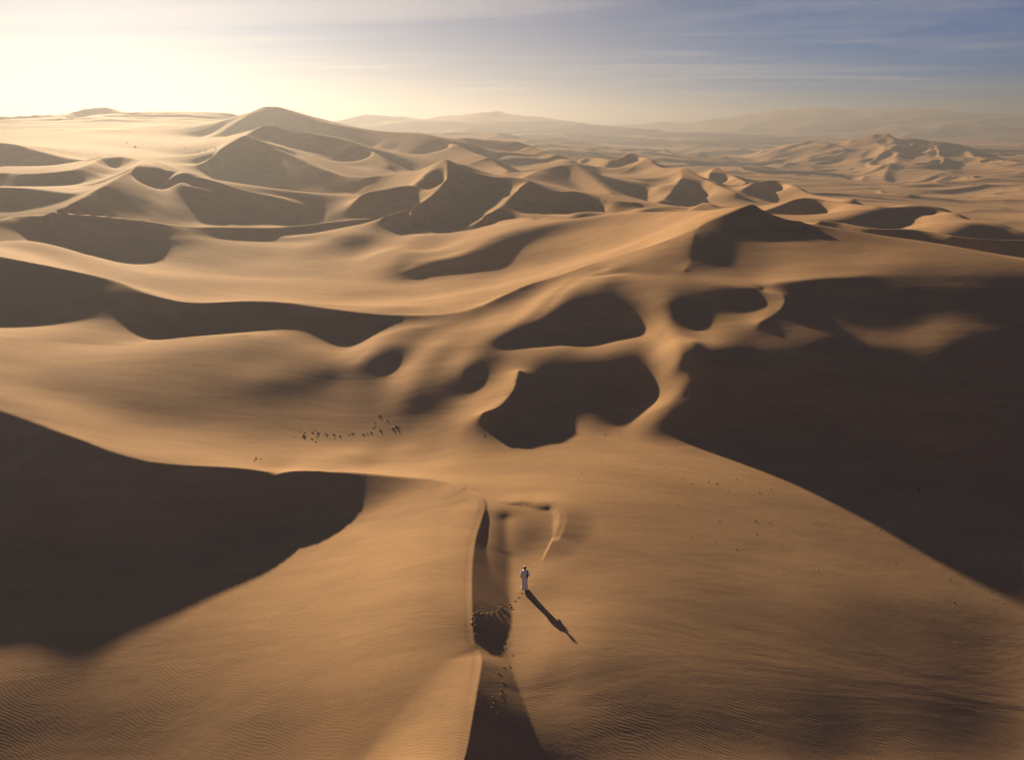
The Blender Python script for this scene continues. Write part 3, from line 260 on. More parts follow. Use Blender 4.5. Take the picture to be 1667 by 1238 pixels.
('M',[(-455.6,2000,33.34),(-407.7,2100,43.38),(-350.7,2300,48.31),(-265.9,2400,56.6),(-215.8,2400,65.9),(-106.6,2400,56.6),(32.88,2400,52.88),(165.7,2300,33.98),(306.3,2200,9.613),(380.3,2000,-10.75),(403.9,1800,-21.09)]),
('F',[(-214.2,1200,19.41),(-79.94,1300,15.54),(55.99,1000,1.215),(140.6,1000,-6.792)]),
('F',[(-2800,2700,-10),(0,2900,-20),(2400,2500,-38)]),
('F',[(-4000,4600,-15),(0,5200,-25),(4300,4600,-40)]),
('M',[(-3183,3700,42.72),(-1643,3700,42.72),(-103.3,3700,34.05),(513.5,3700,28.27),(973.6,3700,54.25),(1278,3700,82.97),(1612,3700,103),(1827,3700,97.26),(2041,3700,100.1),(2227,3700,88.69),(2557,3700,80.1),(3126,3700,57.13)]),
('F',[(-6500,6500,-30),(0,9200,-40),(6500,6500,-40)]),
('F',[(21.61,83.09,8.9),(26.01,82.68,9),(29.69,82.61,9.4)]),
('N',[(34.26,73.2,7.5),(39.4,71.39,7),(47.35,73.12,7.1),(56.68,73.46,7),(68.59,72.68,6.6)]),
('H',[(33.36,71.3,6.45),(35.26,68.09,5.103),(39.45,65.39,4),(44.4,66.26,4.025),(48.26,67.19,4.1),(51.98,67.45,4.081),(56.51,67.46,4),(62.09,67.15,3.819),(68.44,70.59,5.55)]),
('H',[(-134.1,325,8.207),(-118.9,320,4.576),(-92.23,304,4.544),(-67.39,286,2.902),(-55.44,275,2.297)]),
]
LIT_TARGETS=[  # wanted sunlit brightness, radius and place; the ground's shape is bent to give it
(0.245217,3.57496,[(-54.76,74.91)]),
(0.227553,3.57496,[(-48.87,76.64)]),
(0.210586,3.57496,[(-41.55,76.32)]),
(0.244974,3.68602,[(-35.44,78.82)]),
(0.193937,3.7439,[(-30.51,81.44)]),
(0.122823,3.62973,[(-26.54,80.59)]),
(0.195063,3.22941,[(-50.35,68.11)]),
(0.164537,3.22941,[(-44.89,69.61)]),
(0.150273,3.22941,[(-38.84,70.55)]),
(0.179464,3.22941,[(-32.65,71.58)]),
(0.150825,2.97745,[(-47.41,63.51)]),
(0.10717,2.97745,[(-42.58,65.38)]),
(0.0786691,2.97745,[(-37,66.54)]),
(0.0786691,2.97745,[(-31.2,67.72)]),
(0.0848809,2.97745,[(-25.37,69.43)]),
(0.229266,2.79257,[(-44.65,59.31)]),
(0.124732,2.75798,[(-40.39,61.4)]),
(0.112405,2.75798,[(-35.46,63.14)]),
(0.100705,2.75798,[(-29.9,64.27)]),
(0.112405,2.75798,[(-24.31,65.88)]),
(0.112405,2.75798,[(-18.41,67.47)]),
(0.112479,2.72412,[(-12.45,66.73)]),
(0.196518,2.5651,[(-37.76,56.83)]),
(0.180919,2.5651,[(-33.81,59.61)]),
(0.196518,2.5651,[(-28.57,60.79)]),
(0.196518,2.5651,[(-23.21,62.26)]),
(0.180784,2.62674,[(-17.84,64.97)]),
(0.137914,2.65853,[(-12.29,65.69)]),
(0.325638,2.36765,[(-33.16,53.22)]),
(0.266229,2.36765,[(-28.93,55.13)]),
(0.266229,2.36765,[(-24.22,56.81)]),
(0.325638,2.36765,[(-20.17,58)]),
(0.264282,1.59215,[(-28.54,73.23)]),
(0.0839137,1.6716,[(-22.74,77.39)]),
(0.0507966,1.45564,[(-19.9,71.18)]),
(0.0595063,1.45564,[(-15.77,70.88)]),
(0.415227,1.14476,[(-15.65,58.08)]),
(0.415227,1.14476,[(-10.7,59.17)]),
(0.391659,1.15752,[(-4.778,58.18)]),
(0.464786,1.09134,[(-10.16,55.76)]),
(0.388327,1.90162,[(-16.67,84.42)]),
(0.5,1.73204,[(-18.53,79.23)]),
(0.461527,1.81894,[(-17.8,82.07)]),
(0.0771426,1.79649,[(-14.44,80.2)]),
(0.0496051,1.7217,[(-16.13,77.96)]),
(0.30175,1.90778,[(-13.43,83.75)]),
(-0.124,1.62404,[(-20.77,76.02)]),
(0.0207598,1.62404,[(-22.01,75.87)]),
(0.0781175,1.57882,[(-16.39,74.38)]),
(0.0686184,1.49477,[(-18.82,72.45)]),
(0.0690419,1.40021,[(-15.46,69.16)]),
(0.0426537,1.45564,[(-14.39,70.73)]),
(0.389401,1.66189,[(-10.93,75.91)]),
(0.5,1.55704,[(-11.98,73.04)]),
(0.136461,1.62404,[(-9.311,74.16)]),
(0.194423,1.7217,[(-7.408,76.6)]),
(0.111924,1.45564,[(-8.85,69.57)]),
(0.100225,1.45564,[(-6.179,69.36)]),
(0.229416,1.33179,[(-8.499,66.05)]),
(0.164335,1.62404,[(-6.128,73.62)]),
(0.228861,1.45564,[(-4.701,69)]),
(0.261543,2.20377,[(-2.815,92.12)]),
(0.226639,1.95197,[(-6.499,84.38)]),
(0.343428,1.93281,[(-8.844,84.38)]),
(0.43638,1.84189,[(-10.08,81.41)]),
(0.387865,2.00477,[(-12.25,86.72)]),
(0.460873,1.96493,[(-14.49,85.66)]),
(-0.096,2.89914,[(-40.34,91.16)]),
(-0.084,2.84865,[(-34.53,91.11)]),
(-0.056,2.79974,[(-27.59,90.12)]),
(0.0401945,2.73378,[(-19,88.45)]),
(0.0866836,2.73378,[(-13.92,87.17)]),
(0.162413,2.79974,[(-9.208,88.37)]),
(0.458823,4.40517,[(-22.92,108.4)]),
(0.278201,4.9903,[(-45.23,151.2)]),
(0.240191,5.2185,[(-59.71,154.1)]),
(0.385548,4.58551,[(-39.53,114.2)]),
(0.458379,4.58551,[(-47.86,109.7)]),
(0.432855,4.77997,[(-53.03,110.5)]),
(0.361522,5.10203,[(-58.18,111.4)]),
(0.157473,5.73851,[(-69.71,162.3)]),
(0.186456,6.36503,[(-67.86,185.8)]),
(0.255735,6.36503,[(-57.28,194.5)]),
(0.23891,5.73851,[(-46.07,176.6)]),
(0.31853,4.9903,[(-31.15,148.7)]),
(0.458823,4.40517,[(-12.96,107.2)]),
(0.458379,4.58551,[(-3.309,109.5)]),
(0.335024,6.92614,[(-105.6,149.6)]),
(0.381974,6.03651,[(-77.74,116.5)]),
(0.45652,5.34004,[(-64.98,106.5)]),
(0.483722,4.77997,[(-55.21,101.7)]),
(0.453286,3.65921,[(-45.73,197)]),
(0.5,3.28604,[(-33.06,174.7)]),
(0.253296,4.04532,[(-54.71,212.7)]),
(0.100327,4.04532,[(-41.37,202.2)]),
(0.0780886,3.92398,[(-31.94,198.3)]),
(0.128056,3.50077,[(-22.52,177.7)]),
(0.219703,3.50077,[(-30.97,181.3)]),
(0.0441623,2.93702,[(-23.43,151.3)]),
(0.0152374,2.85715,[(-17.73,148.5)]),
(-0.064,3.00683,[(-9.764,149)]),
(-0.064,3.23618,[(-1.837,153.3)]),
(0.257348,3.14062,[(-18.33,154.5)]),
(0.255387,3.57833,[(-7.516,159.3)]),
(0.0491627,3.76529,[(-80.84,172.3)]),
(0.12716,3.70095,[(-78.08,177.9)]),
(0.0184286,3.59823,[(-82.64,164.9)]),
(-0.084,3.40817,[(-88.26,157.5)]),
(-0.084,3.80938,[(-101.6,157.5)]),
(0.186456,6.04678,[(9.075,154.5)]),
(0.29272,6.77779,[(16.2,158.4)]),
(0.312129,7.20964,[(22.79,156.4)]),
(0.332127,7.6971,[(28.94,153.2)]),
(0.448279,8.25167,[(34,146.7)]),
(0.5,8.5586,[(36.6,133.1)]),
(0.239579,5.19362,[(4.73,145.4)]),
(0.256544,5.73468,[(11.41,148.9)]),
(0.279643,2.20258,[(1.42,95.08)]),
(0.27872,2.38999,[(5.801,96.97)]),
(0.339112,2.63325,[(11.14,98.55)]),
(0.239252,2.79983,[(14.74,99.46)]),
(0.381819,3.04981,[(19.34,100.9)]),
(0.5,3.40328,[(24.33,103.8)]),
(0.0815271,2.86926,[(20.31,96.66)]),
(0.186624,3.14833,[(22.73,100.3)]),
(0.0717222,2.73348,[(22.3,93.9)]),
(0.5,2.04056,[(3.699,87.33)]),
(0.5,2.20258,[(5.468,90.84)]),
(0.5,2.43105,[(8.288,95.59)]),
(0.407843,2.53966,[(10.93,96.49)]),
(0.0384072,2.18533,[(7.339,88.56)]),
(-0.084,2.04056,[(9.125,85.98)]),
(-0.104,1.83489,[(12.64,82.57)]),
(-0.072,1.83489,[(5.065,82.82)]),
(-0.064,1.71763,[(1.977,80.61)]),
(0.0171824,2.20258,[(13.92,87.16)]),
(0.0943432,2.51722,[(15.54,93)]),
(0.106152,2.49515,[(18.59,91.5)]),
(0.0836342,2.44152,[(22.09,88.94)]),
(0.0636377,2.36994,[(25.39,86.38)]),
(-0.064,2.11873,[(21.71,83.44)]),
(-0.096,2.11873,[(26.01,82.67)]),
(0.0233398,2.27418,[(20.74,86.2)]),
(-0.056,2.20258,[(29.1,83.19)]),
(0.0322301,1.8991,[(23.06,79.47)]),
(0.0395493,1.95348,[(26.72,79.75)]),
(0.191696,2.11873,[(31.6,81.23)]),
(0.19251,1.95348,[(29.57,78.6)]),
(0.193392,1.77451,[(18.68,75.99)]),
(0.0866226,1.83489,[(21.35,78.32)]),
(0.0865298,1.85374,[(23.49,78.31)]),
(0.0864669,1.8665,[(26.2,77.88)]),
(0.245097,1.61321,[(17.44,71.62)]),
(0.263216,1.66395,[(18.54,71.7)]),
(0.245771,1.4764,[(16.83,69.76)]),
(0.164537,1.43529,[(17.59,68.18)]),
(0.211894,1.32331,[(16.11,67.23)]),
(0.077702,1.51963,[(18.62,68.84)]),
(0.0207598,1.4764,[(19.08,67.98)]),
(0.0848113,2.20258,[(16.14,86.35)]),
(0.109088,1.8991,[(16.2,81.64)]),
(0.135273,1.71763,[(16.8,76.78)]),
(0.194187,1.61321,[(2.631,77.4)]),
(0.178514,1.62814,[(8.399,77.48)]),
(0.135588,1.65358,[(13.95,76.41)]),
(0.110891,1.53305,[(1.16,75.09)]),
(0.0584731,1.53305,[(8.117,74.39)]),
(0.041508,1.55588,[(14.88,73.52)]),
(0.0159684,1.46801,[(2.501,72.82)]),
(-0.124,1.44335,[(7.95,72.37)]),
(-0.136,1.42731,[(14.53,71.09)]),
(-0.112,1.49499,[(4.13,64.32)]),
(-0.104,1.49499,[(10.51,65.39)]),
(-0.084,5.69182,[(30.81,107.8)]),
(-0.124,6.28828,[(35.53,111.3)]),
(-0.084,5.62037,[(39.51,108.3)]),
(-0.064,4.77377,[(30.03,101.1)]),
(-0.084,4.30388,[(27.01,96.06)]),
(-0.096,3.91388,[(30.33,92.55)]),
(0.0250112,5.04676,[(39.28,104.1)]),
(-0.064,4.48096,[(32.1,98.83)]),
(0.12637,5.28732,[(43.17,105.4)]),
(0.185559,5.04676,[(50.98,102.2)]),
(0.237367,4.77377,[(58.26,98.98)]),
(0.187999,4.30388,[(63.82,93.7)]),
(0.0914805,4.6475,[(41.16,99.76)]),
(0.0807931,4.52738,[(48.91,97.46)]),
(0.0815271,4.30388,[(55.32,93.41)]),
(0.0621594,4.00503,[(61.55,89.95)]),
(0.0717222,4.10022,[(42.69,92.74)]),
(0.0938898,3.91388,[(49.19,89.26)]),
(0.0537335,3.74273,[(59.91,87.16)]),
(0.190106,3.66228,[(33.68,87.93)]),
(0.118532,3.72637,[(36.88,88.13)]),
(0.131707,3.66228,[(44.05,86.57)]),
(0.106416,3.66228,[(51.77,86.48)]),
(0.063539,3.58498,[(58.99,85.55)]),
(-0.064,3.37025,[(35.31,83.75)]),
(-0.124,3.30387,[(42.7,83.27)]),
(-0.124,3.30387,[(49.98,82.84)]),
(-0.136,3.27799,[(57.18,82.36)]),
(0.0561559,3.00515,[(37.58,79.76)]),
(0.0813475,3.06085,[(41.57,80.55)]),
(0.0652603,3.06085,[(48.7,80.22)]),
(0.0398172,2.84865,[(54.41,77.44)]),
(0.0758326,2.84865,[(32.98,77.12)]),
(0.0189938,2.75234,[(36.02,75.84)]),
(0.0402845,2.70637,[(43,75.72)]),
(0.0572836,2.66177,[(49.25,74.51)]),
(0.163091,2.59312,[(45.48,73.79)]),
(0.0872274,2.56819,[(41.26,73.49)]),
(0.0468138,2.39415,[(27.46,30.01)]),
(0.0631211,2.94762,[(33.02,36.72)]),
(0.0964819,3.59209,[(32.78,43.43)]),
(0.0549229,2.42841,[(19.07,29.06)]),
(0.0323125,2.26377,[(5.155,26.18)]),
(0.0393552,2.26377,[(9.88,26.4)]),
(0.0393552,2.26377,[(16.51,27.04)]),
(0.0364735,2.26377,[(23.7,27.98)]),
(0.247918,5.20345,[(3.704,56.54)]),
(0.230365,5.09065,[(9.112,55.36)]),
(0.152539,4.87701,[(14.24,53.69)]),
(0.326212,4.67798,[(8.396,50.31)]),
(0.440019,4.67798,[(3.34,50.1)]),
(0.5,4.72645,[(0.8407,50.92)]),
(0.214074,4.40369,[(13.01,48.22)]),
(0.139218,4.58348,[(18.97,51.45)]),
(0.126516,4.31811,[(23.48,49.51)]),
(0.109595,4.1549,[(28.19,48.61)]),
(0.0918268,3.89238,[(32.08,46.44)]),
(0.248951,4.1549,[(7.594,44.56)]),
(0.191871,4.00151,[(12.03,43.79)]),
(0.167876,3.78797,[(16.24,42.52)]),
(0.119759,3.59209,[(25.18,42.19)]),
(0.275762,3.24524,[(4.446,35.44)]),
(0.249739,3.35481,[(6.494,36.49)]),
(0.198715,3.47027,[(8.675,37.76)]),
(0.140589,3.19251,[(10.16,35.27)]),
(0.127625,3.19251,[(14.24,35.94)]),
(0.115298,3.19251,[(18.52,36.73)]),
(0.0721672,3.19251,[(27.69,38.44)]),
(0.0683823,3.19251,[(32.48,39.2)]),
(0.103884,2.90208,[(5.916,32.14)]),
(0.0928892,2.81411,[(9.362,31.53)]),
(0.0824155,2.81411,[(16.96,32.63)]),
(0.0513012,2.73008,[(24.81,33.16)]),
(0.0514186,2.61084,[(5.565,29.42)]),
(0.0421618,2.42841,[(5.35,27.73)]),
(0.0468138,2.39415,[(8.546,27.56)]),
(0.0549229,2.42841,[(13.68,28.34)]),
(0.0516321,2.39415,[(22.65,29.21)]),
(0.109818,0.982055,[(1.594,42.21)]),
(0.198772,0.852944,[(2.634,37.2)]),
(0.24995,0.785276,[(2.681,34.56)]),
(0.232476,0.736905,[(2.39,32.63)]),
(0.168462,0.798129,[(1.01,35.27)]),
(0.215486,0.7427,[(0.9593,32.93)]),
(0.215554,0.725519,[(4.135,32.1)]),
(0.0464828,0.68252,[(2.274,30.46)]),
(0.0257071,0.590143,[(2.405,26.92)]),
(0.5,3.05239,[(-6.386,47.15)]),
(0.5,2.90843,[(-8.553,45.54)]),
(0.5,2.72467,[(-10.43,43.1)]),
(0.5,2.65158,[(-5.61,40.33)]),
(0.431407,2.42919,[(-7.232,37.14)]),
(0.348576,2.49271,[(-11.91,39.82)]),
(0.307148,2.23476,[(-4.508,33.77)]),
(0.348939,2.23476,[(-8.765,34.73)]),
(0.287269,2.29047,[(-13.29,37.09)]),
(0.199137,2.12941,[(-16.84,35.53)]),
(0.225651,2.03145,[(-12.14,32.91)]),
(0.243122,1.96988,[(-8.001,30.76)]),
(0.205874,1.91106,[(-4.718,29.28)]),
(0.163007,2.00031,[(-20.21,34.14)]),
(0.120609,1.91106,[(-23.56,33.12)]),
(0.0766193,1.82759,[(-26.69,32.03)]),
(0.149211,1.8548,[(-15.32,31.24)]),
(0.104245,1.77489,[(-18.76,30.71)]),
(0.141272,1.74936,[(-11.06,28.84)]),
(0.120906,1.69989,[(-7.342,27.14)]),
(0.093336,1.6524,[(-4.329,25.83)]),
(0.058405,1.6524,[(-21.66,29.28)]),
(0.0730511,1.60678,[(-14.09,27.6)]),
(0.0392268,1.6759,[(-27.21,29.85)]),
(0.0446106,0.926065,[(-13.19,50.8)]),
(0.197752,0.889506,[(-11.14,49.31)]),
(0.0710582,0.863621,[(-12.99,48.5)]),
(0.285931,0.926065,[(-9.819,50.54)]),
]
BUMPS=[(-9.4, 68.3, 0.4, 2.4), (-4.4, 72.6, 0.45, 2.4), (4.1, 32.6, 0.26, 2.4), (5, 28, 0.16, 3), (8, 22.5, 0.95, 6.5), (0.9, 41.5, -0.12, 1.3)]
RIDGES=[([(-3.468,18.99,1.34),(-2.687,22.19,1.34),(-2.157,24.09,1.39),(-1.942,25.99,1.54),(-1.79,27.89,1.59),(-1.654,29.94,1.49),(-1.797,30.88,1.44),(-2.145,31.73,1.59),(-2.356,33.79,1.84),(-2.514,36.05,1.89),(-2.616,38.65,1.87),(-2.559,41.58,1.84),(-2.272,43.96,1.85),(-2.072,45.83,1.87),(-2.277,47.46,1.78),(-3.531,49.14,1.6)],0.08,0.5,0.04),([(0.7755,46.34,1.76),(1.989,46.08,1.82),(2.934,46.24,1.84),(3.419,45.72,1.86),(3.538,44.67,1.83),(3.325,43.41,1.71),(2.963,42.49,1.5)],0.07,0.34,0.06)]

NT, NR = 1000, 1560
T0, T1 = R(-48), R(48)
LR0, LR1 = math.log(19.0), math.log(9500.0)

def spline(pts, n=24):
    """Catmull-Rom through world points, in (azimuth, log range, height)"""
    p = np.array(pts, float)
    q = np.stack([np.arctan2(p[:, 0], p[:, 1]), np.log(np.hypot(p[:, 0], p[:, 1])), p[:, 2]], 1)
    if len(q) > 2:
        e = np.vstack([2 * q[0] - q[1], q, 2 * q[-1] - q[-2]])
        t = np.linspace(0, 1, n, endpoint=False)[:, None]
        seg = []
        for i in range(len(q) - 1):
            a, b, c, d = e[i], e[i + 1], e[i + 2], e[i + 3]
            seg.append(0.5 * ((2 * b) + (-a + c) * t + (2 * a - 5 * b + 4 * c - d) * t ** 2 + (-a + 3 * b - 3 * c + d) * t ** 3))
        q = np.vstack(seg + [q[-1:]])
    return q

def raster(nt_, nr_):
    """constraint heights on the polar grid: value, mask, sharp mask, medium mask"""
    acc = np.zeros((nr_, nt_)); cnt = np.zeros((nr_, nt_)); shp = np.zeros((nr_, nt_), bool); med = np.zeros((nr_, nt_), bool); hold = np.zeros((nr_, nt_), bool); free = np.zeros((nr_, nt_), bool)
    for kind, pts in CURVES:
        q = spline(pts)
        u = (q[:, 0] - T0) / (T1 - T0) * (nt_ - 1); v = (q[:, 1] - LR0) / (LR1 - LR0) * (nr_ - 1); zz = q[:, 2]
        dd = np.hypot(np.diff(u), np.diff(v)); s = np.concatenate([[0], np.cumsum(dd)])
        n = max(2, int(s[-1] * 2.5))
        ss = np.linspace(0, s[-1], n)
        ui = np.rint(np.interp(ss, s, u)).astype(int); vi = np.rint(np.interp(ss, s, v)).astype(int); zi = np.interp(ss, s, zz)
        ok = (ui >= 0) & (ui < nt_) & (vi >= 0) & (vi < nr_)
        ui, vi, zi = ui[ok], vi[ok], zi[ok]
        w = {'S': 100.0, 'M': 10.0, 'F': 1.0, 'H': 1.5, 'N': 5.0}[kind]
        np.add.at(acc, (vi, ui), zi * w); np.add.at(cnt, (vi, ui), w)
        if kind == 'S': shp[vi, ui] = True
        if kind in 'MN': med[vi, ui] = True
        if kind == 'N': free[vi, ui] = True
        if kind == 'H': hold[vi, ui] = True
    m = cnt > 0
    return np.where(m, acc / np.maximum(cnt, 1), 0), m, shp, med & ~shp, hold & ~shp, free

def avg4(z):
    nr_, nt_ = z.shape
    dt = (T1 - T0) / (nt_ - 1); dr = (LR1 - LR0) / (nr_ - 1)
    wt = 1 / dt ** 2; wr = 1 / dr ** 2; k = .5 / (wt + wr)
    a = np.pad(z, 1, mode='edge')
    return (wr * k) * (a[:-2, 1:-1] + a[2:, 1:-1]) + (wt * k) * (a[1:-1, :-2] + a[1:-1, 2:])

def resize(z, nr_, nt_):
    r = np.linspace(0, z.shape[0] - 1, nr_); c = np.linspace(0, z.shape[1] - 1, nt_)
    r0 = np.minimum(r.astype(int), z.shape[0] - 2); c0 = np.minimum(c.astype(int), z.shape[1] - 2)
    fr = (r - r0)[:, None]; fc = (c - c0)[None]
    a = z[r0] * (1 - fr) + z[r0 + 1] * fr
    return a[:, c0] * (1 - fc) + a[:, c0 + 1] * fc

def smooth(z, n, w, fix=None, v=None):
    for it in range(n):
        z = z + (avg4(z) - z) * w
        if fix is not None: z[fix] = v[fix]
    return z

def rgrid(nr_): return np.exp(np.linspace(LR0, LR1, nr_))[:, None]

def solve_base():
    """harmonic surface through all curves, at half resolution"""
    z = None
    for a, b in ((32, 116), (65, 236), (130, 470), (260, 940), (500, 1560)):
        v, m, s, md, hd, fr = raster(a, b)
        z = np.full((b, a), v[m].mean()) if z is None else resize(z, b, a)
        vm = v[m]
        for it in range({32: 600, 65: 250, 130: 150, 260: 100, 500: 60}[a]):
            z[m] = vm
            z = avg4(z)
        z[m] = vm
    return z

def round_soft(z):
    """round the soft curves (radius in metres grows down near the camera), keep the crests"""
    zc = resize(z, 470, 130); v, m, s, md, hd, fr = raster(130, 470)
    near = np.clip(np.log(80 / rgrid(470)) / np.log(1.8), 0, 1)
    zc[s] = v[s]
    dz = smooth(zc, 26, .85 * near, s | md | hd, v) - zc
    zb = z + resize(dz, *z.shape)
    z = resize(zb, 940, 260)
    v, m, s, md, hd, fr = raster(260, 940)
    w = .85 * np.clip(1.15 - np.log(rgrid(940) / 70) / np.log(6), 0.0, 1)
    z = smooth(z, 18, w, s | md, v)
    z = smooth(z, 5, w, s, v)
    zf = resize(z, 1560, 500)
    far = np.clip(np.log(rgrid(1560) / 150) / np.log(2.5), 0, 1)
    z = zf * (1 - far) + zb * far
    v, m, s, md, hd, fr = raster(500, 1560)
    w = .8 * np.clip(1.2 - np.log(rgrid(1560) / 80) / np.log(8), 0.25, 1)
    z = smooth(z, 14, w, s, v)
    band = np.exp(-(np.log(rgrid(1560) / 85) / .38) ** 2) * .9
    return smooth(z, 26, band, s, v)

def sun_slope(z):
    """rise per metre towards the sun, and across it"""
    nr_, nt_ = z.shape
    th = np.linspace(T0, T1, nt_)[None]; r = rgrid(nr_)
    dt = (T1 - T0) / (nt_ - 1); dr = (LR1 - LR0) / (nr_ - 1)
    zr = np.gradient(z, dr, axis=0) / r; zt = np.gradient(z, dt, axis=1) / r
    c, s_ = np.cos(th - SUN_AZ), np.sin(th - SUN_AZ)
    return zr * c - zt * s_, zr * s_ + zt * c

GF = 0.9
def relief(z, rounds=6):
    """bend the surface so that its slope towards the sun meets the hand-set brightness targets in LIT_TARGETS"""
    nt_, nr_ = 260, 940
    zc = resize(z, nr_, nt_)
    v, m, s, md, hd, fr = raster(nt_, nr_)
    r = rgrid(nr_)
    fixed = s | (md & ~fr) | (hd & (r > 150)) | (hd & (r < 45))
    dt = (T1 - T0) / (nt_ - 1); dr = (LR1 - LR0) / (nr_ - 1)
    th = np.linspace(T0, T1, nt_)[None]; r = rgrid(nr_)
    num_i, samples = [], []
    for (lit, rad, pts) in LIT_TARGETS:
        p = np.array([(x, y, 0) for x, y in pts], float)
        q = spline(p) if len(p) > 1 else np.array([[math.atan2(p[0, 0], p[0, 1]), math.log(math.hypot(p[0, 0], p[0, 1])), 0]])
        u = (q[:, 0] - T0) / (T1 - T0) * (nt_ - 1); vv = (q[:, 1] - LR0) / (LR1 - LR0) * (nr_ - 1)
        if len(u) > 1:
            dd = np.hypot(np.diff(u), np.diff(vv)); ss = np.concatenate([[0], np.cumsum(dd)])
            g = np.linspace(0, ss[-1], max(2, int(ss[-1])))
            u = np.interp(g, ss, u); vv = np.interp(g, ss, vv)
        samples.append((lit, rad, u, vv))
    total = np.zeros_like(zc)
    for rd in range(rounds):
        m_, c_ = sun_slope(zc)
        num = np.zeros_like(zc); den = np.zeros_like(zc)
        for lit, rad, u, vv in samples:
            for a, b in zip(u, vv):
                ia, ib = int(round(a)), int(round(b))
                if not (0 <= ia < nt_ and 0 <= ib < nr_): continue
                cc = c_[ib, ia]; se, ce = math.sin(SUN_EL), math.cos(SUN_EL)
                mm = 0.0
                for _ in range(6): mm = (se - lit * math.sqrt(1 + mm * mm + cc * cc)) / ce
                mm = max(-.62, min(.6, mm))
                e = mm - m_[ib, ia]
                ra = rad / r[ib, 0] / dt; k = int(ra * 2.2) + 1; ki = int(ra * 4) + 1
                i0, i1, j0, j1 = max(0, ib - ki), min(nr_, ib + ki + 1), max(0, ia - k), min(nt_, ia + k + 1)
                jj, ii = np.meshgrid(np.arange(j0, j1) - a, np.arange(i0, i1) - b)
                w = np.exp(-((ii / 1.8) ** 2 + jj ** 2) / (2 * (ra * .8) ** 2 + .1))
                num[i0:i1, j0:j1] += w * e; den[i0:i1, j0:j1] += w
        g = GF * num / (den + .15)
        ang = th - SUN_AZ
        gr = g * np.cos(ang) * r; gt = -g * np.sin(ang) * r
        div = np.gradient(gr, dr, axis=0) + np.gradient(gt, dt, axis=1)
        # Poisson solve, coarse to fine
        d = None
        for kk in (8, 4, 2, 1):
            a, b = nt_ // kk, nr_ // kk
            f = resize(div, b, a); fx = resize(fixed.astype(float), b, a) > (.3 if kk > 1 else .5)
            wt = 1 / ((T1 - T0) / (a - 1)) ** 2; wr = 1 / ((LR1 - LR0) / (b - 1)) ** 2
            d = np.zeros((b, a)) if d is None else resize(d, b, a)
            src = f * (.5 / (wt + wr))
            for it in range({8: 250, 4: 120, 2: 80, 1: 60}[kk]):
                d = avg4(d) - src
                if kk <= 4: d[fx] = 0
        zc = zc + d; total += d
    return z + resize(total, *z.shape)

def perlin(x, y, seed):
    xi = np.floor(x).astype(np.int64); yi = np.floor(y).astype(np.int64); fx = x - xi; fy = y - yi
    def g(i, j):
        h = (i * 374761393 + j * 668265263 + seed * 2147483647) & 0xffffffff
        h = ((h ^ (h >> 13)) * 1274126177) & 0xffffffff
        a = ((h ^ (h >> 16)) & 0xffff) / 65536.0 * 2 * math.pi
        return np.cos(a), np.sin(a)
    u = fx * fx * fx * (fx * (fx * 6 - 15) + 10); v = fy * fy * fy * (fy * (fy * 6 - 15) + 10)
    def d(i, j):
        c, s_ = g(xi + i, yi + j)
        return c * (fx - i) + s_ * (fy - j)
    a = d(0, 0) * (1 - u) + d(1, 0) * u; b = d(0, 1) * (1 - u) + d(1, 1) * u
    return a * (1 - v) + b * v

def dunes(x, y, lam, seed):
    """field of sharp crested dunes 0..1, slip faces down the sun's direction"""
    lx, ly = -math.sin(SUN_AZ), -math.cos(SUN_AZ)
    def f(x, y):
        a = (x * lx + y * ly) / lam; b = (-x * ly + y * lx) / (lam * 1.7)
        wa = perlin(a * .6, b * .6, seed + 1); wb = perlin(a * .6 + 9.2, b * .6 + 3.1, seed + 2)
        n = perlin(a + .9 * wa, b + .9 * wb, seed)
        return np.clip(1 - np.abs(n) * 2.3, 0, 1) ** 1.25
    h = f(x, y)
    for _ in range(2): h = f(x - lx * lam * .22 * h, y - ly * lam * .22 * h)
    return h

def far_relief(z):
    nr_, nt_ = z.shape
    th = np.linspace(T0, T1, nt_)[None]; r = rgrid(nr_)
    j0 = int(np.searchsorted(r[:, 0], 200))
    rr = r[j0:]; x = rr * np.sin(th); y = rr * np.cos(th)
    deg = np.degrees(th)
    start = np.where(deg > 0, 300, 300 + np.clip(-deg, 0, 12) / 12 * 260)
    m1 = np.clip((rr - start) / (start * .6), 0, 1) * np.clip((2600 - rr) / 1500, 0, 1)
    m2 = np.clip((rr - 800) / 700, 0, 1)
    m3 = np.clip((rr - 1500) / 900, 0, 1)
    patch = .45 + .55 * np.clip(.5 + 1.6 * perlin(x / 420, y / 420, 40), 0, 1)
    out = z.copy()
    out[j0:] += m1 * patch * 7.5 * (dunes(x, y, 95, 3) - .25) + m1 * patch * 3 * (dunes(x, y, 42, 17) - .2)
    out[j0:] += m2 * 20 * patch * (dunes(x, y, 210, 7) - .3) + m3 * 17 * (dunes(x, y, 800, 11) - .35) * np.clip((7000 - rr) / 2500, .25, 1)
    return out

